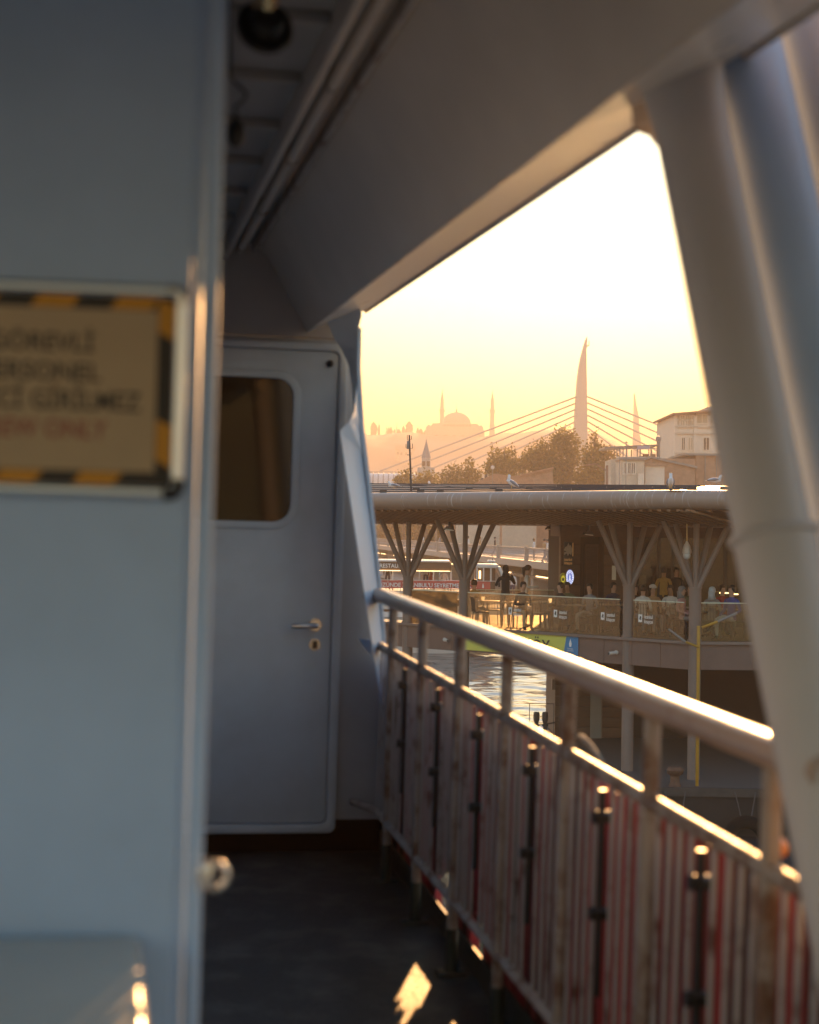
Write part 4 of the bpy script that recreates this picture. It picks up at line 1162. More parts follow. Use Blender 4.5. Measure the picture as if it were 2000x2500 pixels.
# soffit slats, one by one, on the sloping part
sl_mesh = None
for k in range(66):
    s = 17.2 - .27 * k
    if s < -.4: break
    a = Kp + LD * s; b = inn + LD * (s - 1.1)
    A = Vector((a.x, a.y, 7.885)); Bq = Vector((b.x, b.y, 7.545))
    d = (Bq - A); side = LD * .05
    m = MB(); m.prism([A - side, A + side, A + side + Vector((0, 0, -.05)), A - side + Vector((0, 0, -.05))], d); m.build('soffit_slat', SOFF, pb)
for k in range(34):
    s = .4 + .42 * k
    a = Kp + RD * s; b = inn + RD * (s * .96)
    A = Vector((a.x, a.y, 7.885)); Bq = Vector((b.x, b.y, 7.545))
    m = MB(); side = RD * .05
    m.prism([A - side, A + side, A + side + Vector((0, 0, -.05)), A - side + Vector((0, 0, -.05))], Bq - A); m.build('soffit_slat', SOFF, pb)
# roof top: two planes of metal sheet rising inwards
ROOFT = mat('roof_sheet', (0.30, 0.20, 0.13), 0.55, var=0.3, vscale=2.0, bump=.15, bscale=8)
ridge = [Vector((-6, 54.0, 0)), Vector((9.5, 52.0, 0)), Vector((26, 54.0, 0))]
m = MB(); m.add([Zp(outer_[0], 8.33), Zp(outer_[1], 8.33), Zp(outer_[2], 8.33), Zp(ridge[2], 8.80), Zp(ridge[1], 8.84), Zp(ridge[0], 8.80)], [(0, 1, 4, 5), (1, 2, 3, 4)])
m.add([Zp(ridge[0], 8.80), Zp(ridge[1], 8.84), Zp(ridge[2], 8.80), Zp(back[1], 7.505), Zp(back[0], 7.505)], [(0, 1, 4), (1, 2, 3), (1, 3, 4)])
m.build('roof_sheet', ROOFT, pb)
for k in range(5):
    f_ = .1 + .19 * k
    a = outer_[0].lerp(ridge[0], f_); b = outer_[1].lerp(ridge[1], f_); z_ = 8.33 + .5 * f_ + .02
    MB().path([Zp(a, z_), Zp(b, z_)], .022, n=6).build('roof_batten', METALD, pb)
for k in range(26):
    s = 16 - .68 * k + random.uniform(-.15, .15); f_ = random.choice([.05, .30, .30, .62])
    if s < .2: continue
    p = (Kp + LD * s).lerp(Vector(((ridge[0].x - ridge[1].x) * s / 17 + ridge[1].x, ridge[1].y + 2 * s / 17, 0)), f_); z_ = 8.33 + .5 * f_
    MB().box(p.x - .10, p.x + .10, p.y - .06, p.y + .06, z_ + .005, z_ + .075).build('roof_clip', METALD, pb)
for k in range(5):
    p = (Kp + RD * (.3 + k * 1.1)).lerp(ridge[1], .15 + .13 * (k % 3)); MB().box(p.x - .12, p.x + .12, p.y - .06, p.y + .06, 8.38, 8.48 + .07 * (k % 2)).build('roof_clip', METALD, pb)
    MB().path([(p.x - .4, p.y, 8.40), (p.x, p.y + .1, 8.43), (p.x + .5, p.y + .05, 8.40)], .012, n=5).build('roof_cable', METALD, pb)
# tree columns
wh_ = ['leftmost tree column beside the white bracket plate', 'second tree column with the wall lamp above it', 'third tree column left of the hanging dome camera', 'corner tree column behind the yellow post']
for k, s in enumerate((9.98, 7.75, 2.0, -.05)):
    base = PL(s, .10, 1.1) if k > 1 else PL(s, .10, -.6)
    tc = thing('tree_column', wh_[k], 'column', base, group='branching columns of the terminal')
    c = PL(s, .10, 0)
    MB().tube((c.x, c.y, base.z), (c.x, c.y, 5.92), .155, n=24).build('trunk', CLAD, tc, smooth=True)
    MB().tube((c.x, c.y, 5.915), (c.x, c.y, 5.955), .175, n=24).build('collar', CLAD, tc, smooth=True)
    MB().tube((c.x, c.y, FL - .06), (c.x, c.y, FL + .05), .185, n=24).build('foot_ring', CLAD, tc, smooth=True)
    cross = Vector((1, 0.0, 0))
    for dx, dy, st in ((-.82, 0, -.07), (-.44, .55, -.04), (0, -.1, 0), (.50, .55, .04), (.86, 0, .07)):
        a = Vector((c.x + st, c.y, 5.93)); b = Vector((c.x, c.y, 7.62)) + cross * dx + Vector((0, dy, 0))
        MB().tube(a, b, .074, n=14).build('branch', CLAD, tc, smooth=True)
# under-floor front posts keep going down to the quay in the same trunk
# balustrades
bl = thing('glass_balustrade', 'frameless glass balustrade along the terrace edge with white shop logos', 'balustrade', PL(5, 0, FL))
LOGO = mat('logo_white', (0.80, 0.80, 0.79), 0.6)
LOGOK = mat('logo_black', (0.03, 0.03, 0.03), 0.6)
GEDGE = mat('glass_edge', (0.55, 0.62, 0.52), 0.25)
def gpanel(Pf, a, b, par, logo=False, off=.02):
    m = MB(); m.prism([Pf(a + .006, off, FL + .01), Pf(b - .006, off, FL + .01), Pf(b - .006, off + .012, FL + .01), Pf(a + .006, off + .012, FL + .01)], (0, 0, GT - FL - .035))
    g = m.build('glass_panel', PANEG, par)
    m = MB(); m.prism([Pf(a + .004, off - .006, GT - .024), Pf(b - .004, off - .006, GT - .024), Pf(b - .004, off + .018, GT - .024), Pf(a + .004, off + .018, GT - .024)], (0, 0, .024)); m.build('top_edge', GEDGE, g)
    if logo:
        d = (Pf(a, 0) - Pf(b, 0)); d.z = 0; d = d.normalized() if d.x > 0 else -d.normalized()
        xd = d; c = Pf((a + b) / 2, off - .006, FL + .50)
        emblem(g, c - xd * .17, xd, Vector((0, 0, 1)), .19)
        q = MB(); lettering(q, 'istanbul', c + xd * .09 + Vector((0, 0, .015)), xd, (0, 0, 1), width=.26, size=.135); lettering(q, 'kitapçısı', c + xd * .09 + Vector((0, 0, -.105)), xd, (0, 0, 1), width=.27, size=.135)
        q.build('logo_lettering', LOGO, g)
    return g
def emblem(par, c, xd, zd, h, white=None, black=None):
    """bookmark with a ragged dark figure"""
    w_ = h * .62
    off = xd.cross(zd) * .0025
    q = MB(); q.add([c + xd * (x * w_) + zd * (z * h) for x, z in ((-.5, -.5), (-.25, -.36), (0, -.5), (.25, -.36), (.5, -.5), (.5, .62), (-.5, .62))], [(0, 1, 2, 3, 4, 5, 6)])
    q.build('emblem', white or LOGO, par)
    c2 = c + off
    q = MB(); q.add([c2 + xd * (x * w_) + zd * (z * h) for x, z in ((-.32, .02), (-.12, .22), (-.1, .5), (.1, .34), (.22, .42), (.3, .1), (.16, .02), (.34, -.08), (.08, -.2), (.02, -.06), (-.34, -.16), (-.1, .02))], [tuple(range(12))])
    q.build('emblem_figure', black or LOGOK, par)
edges = [.22, 1.0, 1.80, 2.22, 3.0, 3.8, 4.6, 5.4, 6.2, 7.0, 7.56, 7.95, 8.7, 9.75]
logos = {1, 3, 5, 7, 11}
for k in range(len(edges) - 1):
    if edges[k] in (1.80, 7.56):
        continue
    gpanel(PL, edges[k], edges[k + 1], bl, logo=(k in (1, 3, 5, 7)))
for k in range(6):
    gpanel(PR, .22 + 1.5 * k, 1.7 + 1.5 * k, bl)
bb = thing('rear_balustrade', 'far glass balustrade glowing in the backlight behind the standing woman', 'balustrade', (2.5, 48.5, FL))
A_, B_ = Vector((.0, 48.35, 0)), Vector((4.45, 49.2, 0))
def PB(t, o=0.0, z=0.0):
    d = (B_ - A_).normalized(); p = A_ + d * t + Vector((d.y, -d.x, 0)) * -o
    return Vector((p.x, p.y, z))
for k in range(5):
    gpanel(PB, .05 + .88 * k, .05 + .88 * (k + 1), bb)
# kiosk: clad wall with door recess and glazing
kx = lambda px, D=47.5: V2(px, D).x
KD = 47.5
kk = thing('bookshop_kiosk', 'dark timber clad bookshop front on the terrace', 'kiosk', (kx(1450), KD, FL))
INT = mat('dark_interior', (0.028, 0.017, 0.012), 0.8)
for k in range(10):
    z_ = FL + .02 + .295 * k
    MB().box(kx(1370), kx(1418), KD, KD + .6, z_, z_ + .285).build('plank', WOODC, kk, bevel=.006)
MB().box(kx(1370) + .02, kx(1418) - .02, KD + .03, KD + 4.5, FL, 7.50).build('core', INT, kk)
MB().box(kx(1410), kx(1484), KD + 1.2, KD + 1.3, FL, 7.50).build('recess_wall', INT, kk)
for px in (1441, 1474):
    MB().box(kx(px) - .03, kx(px) + .03, KD + 1.1, KD + 1.18, FL, 6.9).build('door_jamb', WOODC, kk)
MB().box(kx(1441), kx(1474), KD + 1.1, KD + 1.18, 6.85, 6.95).build('door_head', WOODC, kk)
MB().box(kx(1444), kx(1471), KD + 1.12, KD + 1.17, FL, 6.84).build('door_leaf', WOODC, kk)
for k in range(10):
    z_ = FL + .02 + .295 * k
    MB().box(kx(1476), kx(1548), KD, KD + .12, z_, z_ + .285).build('plank', WOODC, kk, bevel=.006)
MB().box(kx(1476) + .02, kx(1548) + .05, KD + .125, KD + .3, FL, 7.49).build('core', INT, kk)
MB().box(kx(1474), kx(1480), KD + .01, KD + 3.4, FL, 7.49).build('recess_side', INT, kk)
MB().box(kx(1548) , kx(1990), KD + 3.4, KD + 3.6, FL, 7.49).build('back_wall', INT, kk)
MB().box(kx(1370), kx(1990), KD - .05, KD + 3.5, 7.18, 7.485).build('header', WOODC, kk)
SHOPG = glass_mat('shop_glass', (0.55, 0.52, 0.48), (0.3, 0.25, 0.2), 0.10)
for k, px in enumerate((1550, 1606, 1640, 1700, 1768, 1840)):
    MB().box(kx(px), kx(px) + .09, KD, KD + .1, FL, 7.18).build('mullion', METALD, kk)
    nx_ = (1550, 1606, 1640, 1700, 1768, 1840, 1900)[k + 1]
    MB().box(kx(px) + .09, kx(nx_), KD + .04, KD + .055, FL + .02, 7.17).build('shop_pane', SHOPG, kk)
# shelves with books seen through the glass
BK = [mat('book_' + n, c, .7) for n, c in (('red', (.30, .06, .04)), ('cream', (.5, .42, .3)), ('blue', (.06, .09, .2)), ('ochre', (.42, .24, .06)), ('white', (.62, .58, .52)))]
sv = thing('book_shelf', 'tall shelf of books inside the shop behind the glass', 'shelf', (kx(1600, 50), 50.2, FL))
for z_ in (5.2, 5.7, 6.2, 6.7):
    MB().box(kx(1560, 50), kx(1690, 50), 50.1, 50.5, z_, z_ + .04).build('board', WOODC, sv)
for px in (1560, 1604, 1648, 1690):
    MB().box(kx(px, 50) - .03, kx(px, 50) + .03, 50.05, 50.5, FL, 7.1).build('upright', WOODC, sv)
for z_ in (5.24, 5.74, 6.24):
    x = kx(1562, 50)
    while x < kx(1686, 50):
        w_ = random.uniform(.10, .3); h_ = random.uniform(.22, .40)
        MB().box(x, x + w_ * .93, 50.12, 50.4, z_ + .001, z_ + h_).build('books', random.choice(BK), sv)
        x += w_ + (random.random() < .3) * .2
for px, py, wdt in ((1770, 1448, 26), (1796, 1451, 14)):
    c = at(px, py, 46.9)
    t = thing('bar_lamp', 'warm lit bar lamp beneath the roof ' + ('left of the pillar' if px < 1790 else 'partly hidden by the pillar'), 'lamp', c)
    MB().box(c.x - wdt * .0058, c.x + wdt * .0058, c.y, c.y + .05, c.z - .015, c.z + .02).build('tube', LED, t)
    MB().box(c.x - wdt * .006, c.x + wdt * .006, c.y - .01, c.y + .08, c.z + .022, c.z + .05).build('housing', METALD, t)
    MB().tube((c.x, c.y + .03, c.z + .05), (c.x, c.y + .03, 7.2), .008, n=6).build('rod', METALD, t)
# shop sign and round lit signs on the clad wall
ss = thing('shop_sign', 'dark upright shop sign with grey emblem and lettering on the timber wall', 'sign', (kx(1386), KD - .02, 6.0))
c0, c1 = at(1377, 1377, KD - .1), at(1400, 1323, KD - .1)
MB().box(c0.x, c1.x, KD - .10, KD - .012, c0.z - .06, c1.z).build('board', METALD, ss, bevel=.01)
SGREY = mat('sign_grey', (.36, .33, .30), .5)
emblem_c = at(1387, 1342, KD - .105)
q = MB(); q.add([emblem_c + Vector((x * .17, 0, z * .2)) for x, z in ((-.7, -.1), (-.5, .35), (-.15, .55), (.05, 1.0), (.3, .55), (.45, .7), (.75, .1), (.7, -.3), (.55, -.8), (.25, -.55), (0, -.9), (-.2, -.55), (-.65, -.75), (-.6, -.35), (-.25, -.25))], [tuple(range(15))]); q.build('emblem', SGREY, ss)
COPP = mat('copper_letters', (.75, .45, .22), .35, metal=.6)
q = MB(); lettering(q, 'istanbul', at(1387.5, 1369, KD - .104), (1, 0, 0), (0, 0, 1), width=.22, size=.11); lettering(q, 'kitapçısı', at(1387.5, 1377.5, KD - .104), (1, 0, 0), (0, 0, 1), width=.22, size=.11); q.build('lettering', COPP, ss)
MB().box(at(1397, 1340, KD).x, at(1399, 1340, KD).x, KD - .112, KD - .101, zat(1398, 1358, KD), zat(1398, 1325, KD)).build('edge_light', COPP, ss)
def disc_sign(label, px, py, rx, rz, face, ring, glyph):
    c = at(px, py, KD - .35)
    t = thing('round_sign', label, 'sign', c, group='round lit signs on the kiosk wall')
    k = KD / 4000
    ax, az = rx * k, rz * k
    # a thin drum hung edge-on to the wall, turned towards the water
    def ell_pts(s, y): return [(c.x + ax * s * math.cos(u), y, c.z + az * s * math.sin(u)) for u in np.linspace(0, 2 * math.pi, 29)[:-1]]
    MB().prism(ell_pts(1.0, c.y), (0, .10, 0)).build('drum', METALD, t)
    MB().prism(ell_pts(.96, c.y - .006), (0, .005, 0)).build('face', face, t)
    m = MB(); m.path(ell_pts(.88, c.y - .010), .008, n=5, closed=True)
    m.path(ell_pts(.60, c.y - .010), .006, n=5, closed=True)
    for u in np.linspace(0, 2 * math.pi, 17)[:-1]:
        m.box(c.x + ax * .74 * math.cos(u) - .011, c.x + ax * .74 * math.cos(u) + .011, c.y - .012, c.y - .007, c.z + az * .74 * math.sin(u) - .018, c.z + az * .74 * math.sin(u) + .018)
    m.build('ring', ring, t)
    q = MB(); q.add([(c.x + x * ax, c.y - .009, c.z + z * az) for x, z in glyph], [tuple(range(len(glyph)))]); q.build('glyph', ring, t)
    MB().box(c.x - .02, c.x + .02, c.y + .1, KD + .01, c.z - .02, c.z + .02).build('bracket', METALD, t)
YF = mat('lit_yellow', (.55, .5, .05), .4, emit=(.75, .62, .05), estr=.15)
DKY = mat('sign_dark_green', (.05, .05, .01), .5)
BF = mat('lit_blue', (.08, .12, .45), .4, emit=(.10, .16, .55), estr=.2)
WF = mat('lit_white', (.8, .8, .85), .4, emit=(.75, .8, 1.0), estr=.22)
disc_sign('small yellow round lit sign beneath the shop sign', 1375, 1413.5, 8.5, 15, YF, DKY, [(-.3, -.3), (.3, -.3), (.34, .2), (.1, .1), (0, .4), (-.1, .1), (-.34, .2)])
disc_sign('blue and white round lit sign right of the yellow one', 1391.5, 1409, 10, 19, BF, WF, [(-.25, -.45), (.3, -.45), (.12, -.05), (.2, .1), (.04, .3), (.05, .85), (-.08, .85), (-.06, .3), (-.18, .1)])
nt = MB().box(kx(1495), kx(1505), KD - .02, KD - .003, zat(1500, 1416, KD), zat(1500, 1381, KD)).build('paper_notice', LETW, label='white paper notice on the timber wall left of the third column', cat='notice')
# lamps under the soffit
for px, py, D_, lb in ((1097, 1291, 46.2, 'dark wedge floodlight under the eaves between the two left columns'), (1343, 1290, 51.5, 'small flat downlight under the rear eaves'), (1437, 1303, 46.5, 'wide flat heater lamp above the kiosk recess')):
    c = at(px, py, D_)
    t = thing('soffit_lamp', lb, 'lamp', c)
    MB().prism([c + Vector((-.16, -.1, -.03)), c + Vector((.17, -.1, -.06)), c + Vector((.10, -.1, .06)), c + Vector((-.08, -.1, .08))], (0, .25, 0)).build('housing', METALD, t, bevel=.01)
    MB().prism([c + Vector((-.12, -.101, -.033)), c + Vector((.13, -.101, -.058)), c + Vector((.12, -.101, -.03)), c + Vector((-.1, -.101, -.01))], (0, -.006, 0)).build('lens', LETW, t)
    MB().tube(c + Vector((0, 0, .05)), (c.x, c.y, 7.56), .03, n=8).build('stem', METALD, t)
# hanging dome camera
c = at(1677, 1348, 41.6)
t = thing('dome_camera', 'white dome security camera hanging from the eaves at the corner', 'camera', c)
MB().lathe([(.012, .30), (.04, .24), (.085, .16), (.11, .06), (.115, -.02), (.10, -.04)], T(c), 20).build('cap', WHITEP, t, smooth=True)
MB().lathe([(.098, -.04), (.10, -.09), (.08, -.15), (.04, -.18), (.001, -.19)], T(c), 20).build('dome', mat('frosted_dome', (.7, .7, .68), .2), t, smooth=True)
MB().tube(c + Vector((0, 0, .28)), (c.x, c.y, 7.80), .02, n=8).build('rod', mat('brass_rod', (.45, .32, .16), .4, metal=.5), t, smooth=True)
MB().box(c.x - .12, c.x + .12, c.y - .03, c.y + .03, 7.74, 7.80).build('mount', METALD, t)
# bullet cameras on the fascia
for px, py, s_, flip, lb in ((1095, 1561, 8.3, 1, 'dark eyed bullet camera on the left fascia'), (1507, 1592, 2.35, -1, 'white bullet camera on the fascia left of the third column')):
    c = PL(s_, -.05, zat(px, py, PL(s_).y))
    t = thing('bullet_camera', lb, 'camera', c)
    MB().tube(c + Vector((.05 * -flip, -.02, .0)), c + Vector((.05 * -flip, -.10, 0)), .055, n=14).build('mount', WHITEP, t, smooth=True)
    MB().tube(c + Vector((.04 * -flip, -.12, .0)), c + Vector((-.16 * (1 if flip < 0 else -.2), -.24, -.02)), .045, n=14).build('barrel', WHITEP, t, smooth=True)
    MB().tube(c + Vector((-.16 * (1 if flip < 0 else -.2), -.241, -.02)), c + Vector((-.165 * (1 if flip < 0 else -.2), -.25, -.021)), .036, n=14).build('lens', METALD, t)
# terminal name banner
sb = thing('terminal_banner', 'yellow green and blue name banner fixed on the fascia', 'banner', PL(5, -.04, 4.1))
LIME = mat('lime_vinyl', (.58, .58, .11), .5); BLUV = mat('blue_vinyl', (.03, .20, .42), .5)
def spx(px): 
    k = (px - 1000) / F
    return (7.14 - k * 41.4) / (.7238 + k * .690)
za, zb_ = 3.93, 4.515
m = MB(); m.add([PL(spx(1418), -.045, za), PL(spx(1418), -.045, zb_), PL(spx(1389), -.045, zb_), PL(spx(1381), -.045, za)], [(0, 1, 2, 3)]); m.build('blue_panel', BLUV, sb)
m = MB(); m.add([PL(spx(1381), -.045, za), PL(spx(1389), -.045, zb_), PL(spx(1130), -.045, zb_), PL(spx(1130), -.045, za)], [(0, 1, 2, 3)]); m.build('lime_panel', LIME, sb)
m = MB(); m.prism([PL(spx(1418), -.044, za), PL(spx(1130), -.044, za), PL(spx(1130), -.022, za), PL(spx(1418), -.022, za)], (0, 0, zb_ - za)); m.build('backing', FASC, sb)
q = MB(); lettering(q, 'KARAKÖY', PL(spx(1278), -.05, 4.02), -LD, (0, 0, 1), width=2.05, size=.50); q.build('lettering', LOGOK, sb)
c = PL(spx(1399), -.05, 4.33)
q = MB(); q.add([c + (-LD) * x + Vector((0, 0, z)) for x, z in ((-.03, -.1), (.03, -.1), (.045, -.02), (0, .12), (-.045, -.02))], [(0, 1, 2, 3, 4)])
lettering(q, 'İSTANBUL', c + Vector((0, 0, -.17)), -LD, (0, 0, 1), width=.20, size=.045); lettering(q, 'BÜYÜKŞEHİR', c + Vector((0, 0, -.22)), -LD, (0, 0, 1), width=.22, size=.045)
q.build('emblem', LETW, sb)

# quay, lower storey
QZ = 1.1
QUAYM = mat('quay_paving', (0.085, 0.078, 0.075), 0.7, var=0.2, vscale=1.2, bump=.2, bscale=10)
qp = [V2(1395, 39.9), V2(2600, 39.6), V2(2600, 70), V2(1352, 62), V2(1332, 47.5), V2(1385, 43.5)]
m = MB(); m.prism([Vector((p.x, p.y, -.9)) for p in qp], (0, 0, QZ + .9)); m.build('quay', QUAYM, kind='structure')
m = MB(); m.prism([V2(1392, 39.75, 0.95), V2(2600, 39.45, 0.95), V2(2600, 39.62, 0.95), V2(1392, 39.92, 0.95)], (0, 0, .20)); m.build('quay_edge', mat('tarred_edge', (0.045, 0.038, 0.033), .7, var=.3, vscale=3), kind='structure')
m = MB(); m.prism([V2(1393, 39.82, -.9), V2(2600, 39.52, -.9), V2(2600, 39.58, -.9), V2(1393, 39.88, -.9)], (0, 0, 1.845)); m.build('quay_wall', mat('dark_quay_wall', (0.014, 0.012, 0.011), .8, var=.4, vscale=2), kind='structure')  # plain dark sheet over the quay front
LW = 49.5
lw_x0 = V2(1360, LW).x
ls = thing('lower_storey', 'dark timber clad lower storey with a door under the terrace', 'wall', (lw_x0 + 2, LW, QZ))
for k in range(9):
    z_ = QZ + .02 + .31 * k
    MB().box(lw_x0, V2(1535, LW).x, LW, LW + .3, z_, min(z_ + .30, 3.9)).build('plank', WOODC, ls, bevel=.006)
MB().box(lw_x0 + .03, lw_x0 + 14, LW + .25, LW + .4, QZ, 3.9).build('core', INT, ls)
MB().box(lw_x0 + .02, lw_x0 + .25, LW + .31, LW + 3.5, QZ, 3.9).build('end_wall', WOODC, ls)
MB().box(V2(1446, LW).x, V2(1472, LW).x, LW - .04, LW - .002, QZ, QZ + 2.2).build('door', METALG, ls)
MB().box(V2(1472.5, LW).x, V2(1475, LW).x, LW - .05, LW - .002, QZ, QZ + 2.4).build('door_frame', CLAD, ls)
MB().box(V2(1352, LW).x, lw_x0 - .003, LW - .05, LW + .25, 2.55, 2.85).build('junction_box', CLAD, ls)
# yellow boarding gate
c = V2(1708, 40.35, QZ)
yg = thing('yellow_gate_post', 'tall yellow boarding gate post with swing arms on the quay edge', 'post', c)
YP = mat('yellow_paint', (.38, .20, .012), .5, var=.15, vscale=4)
ztop = zat(1713, 1528, 40.35)
MB().box(c.x - .037, c.x + .037, c.y - .037, c.y + .037, QZ, ztop).build('post', YP, yg, bevel=.008)
pt = lambda px, py: at(px, py, 40.3)
MB().tube(pt(1714, 1532), pt(1752, 1518), .035, n=10).build('upper_arm', YP, yg, smooth=True)
MB().tube(pt(1706, 1580), pt(1674, 1567), .030, n=10).build('lower_arm', YP, yg, smooth=True)
MB().tube(pt(1752, 1518), pt(1800, 1497), .033, n=10).build('upper_arm_end', METALG, yg, smooth=True)
MB().tube(pt(1674, 1567), pt(1632, 1536), .028, n=10).build('lower_arm_end', METALG, yg, smooth=True)
# black lantern bollards
for px, lb in ((1315, 'left one of the twin black bollards by the water'), (1336, 'right one of the twin black bollards by the water')):
    c = V2(px, 47.9, QZ)
    t = thing('bollard', lb, 'bollard', c, group='twin black bollards on the quay')
    MB().tube(c, c + Vector((0, 0, .62)), .055, n=12).build('post', METALD, t, smooth=True)
    MB().lathe([(.05, .60), (.09, .72), (.09, .90), (.07, .95), (.001, .95)], T(c), 8).build('head', METALD, t)
    MB().tube(c + Vector((-.09, 0, .56)), c + Vector((.09, 0, .56)), .035, n=8).build('eye', METALD, t)
cr_ = thing('quay_chain_rail', 'thin dark rail along the quay beside the twin bollards', 'rail', V2(1350, 47.8, QZ))
MB().tube(V2(1316, 47.85, QZ + .56), V2(1360, 48.6, QZ + .56), .018, n=8).build('rail', METALD, cr_)
for px, dz in ((1298, 1.2), (1357, 1.2)):
    MB().tube(V2(px, 47.8, QZ), V2(px, 47.8, QZ + dz), .012, n=6).build('upright', METALD, cr_)
MB().tube(V2(1298, 47.8, QZ + 1.2), V2(1357, 47.8, QZ + 1.2), .010, n=6).build('top_wire', METALD, cr_)
TYRE = mat('tyre_rubber', (.008, .008, .008), .95, spec=.1)
# tyre fenders and bollard on the quay face
def torus(mb, c, R, r, axis_y=True, n=36, m=12):
    mb.path([(c[0] + R * math.cos(2 * math.pi * k / n), c[1], c[2] + R * math.sin(2 * math.pi * k / n)) for k in range(n)], r, n=m, closed=True)
for px, py, lb in ((1822, 2050, 'black tyre fender on the quay wall left of the pillar'), (1650, 2060, 'black tyre fender hidden behind the railing bars')):
    c = at(px, py, 39.35); t = thing('tyre_fender', lb, 'tyre', c, group='tyre fenders on the quay wall')
    m = MB(); torus(m, c, .42, .16); m.build('tyre', TYRE, t, smooth=True)
    m = MB(); torus(m, (c.x, c.y - .10, c.z), .34, .035, m=6); m.build('rim_bead', TYRE, t, smooth=True)
    MB().tube((c.x - .1, c.y, c.z + .42), (c.x - .25, c.y + .15, QZ), .015, n=6).build('chain', METALD, t)
    MB().tube((c.x + .1, c.y, c.z + .42), (c.x + .25, c.y + .15, QZ), .015, n=6).build('chain', METALD, t)
c = V2(1654, 40.3, QZ)
t = thing('mooring_bollard', 'rusty mushroom mooring bollard on the quay edge', 'bollard', c)
MB().lathe([(.16, 0), (.12, .1), (.11, .25), (.20, .32), (.22, .40), (.16, .47), (.001, .49)], T(c), 16).build('head', mat('rusty_iron', (.12, .06, .035), .8, var=.4, vscale=9), t, smooth=True)
# antenna pole on the terminal roof
c = Vector((V2(1003, 50.5).x, 50.5, 8.5))
an = thing('antenna_pole', 'dark antenna pole with box and aerials on the terminal roof', 'antenna', c)
tip = at(999.5, 1062, 50.5)
MB().tube(c, tip, .034, .024, n=8).build('pole', METALD, an, smooth=True)
q = at(997, 1086, 50.5)
MB().box(q.x - .045, q.x + .035, q.y - .06, q.y - .01, q.z - .13, q.z + .12).build('radio_box', METALG, an, bevel=.01)
for dx, y0, y1 in ((-4.5, 1062, 1074), (5.5, 1064, 1073), (-7.5, 1084, 1094), (8, 1083, 1095)):
    a, b = at(999 + dx, y0, 50.5), at(999 + dx, y1, 50.5)
    MB().tube(a, b, .011, n=6).build('aerial', METALD, an)
    MB().tube(b, at(1000, y1 + .5, 50.5), .006, n=5).build('stay', METALD, an)
MB().tube(at(994, 1110.5, 50.5), at(1002, 1111, 50.5), .012, n=6).build('bracket', METALD, an)
wv = thing('roof_wire', 'thin dark wire strung low above the terminal roof', 'wire', at(900, 1180, 52))
MB().path([at(895, 1180, 52), at(960, 1182, 52), at(1040, 1185, 52), at(1100, 1188, 52)], .012, n=5).build('wire', METALD, wv)
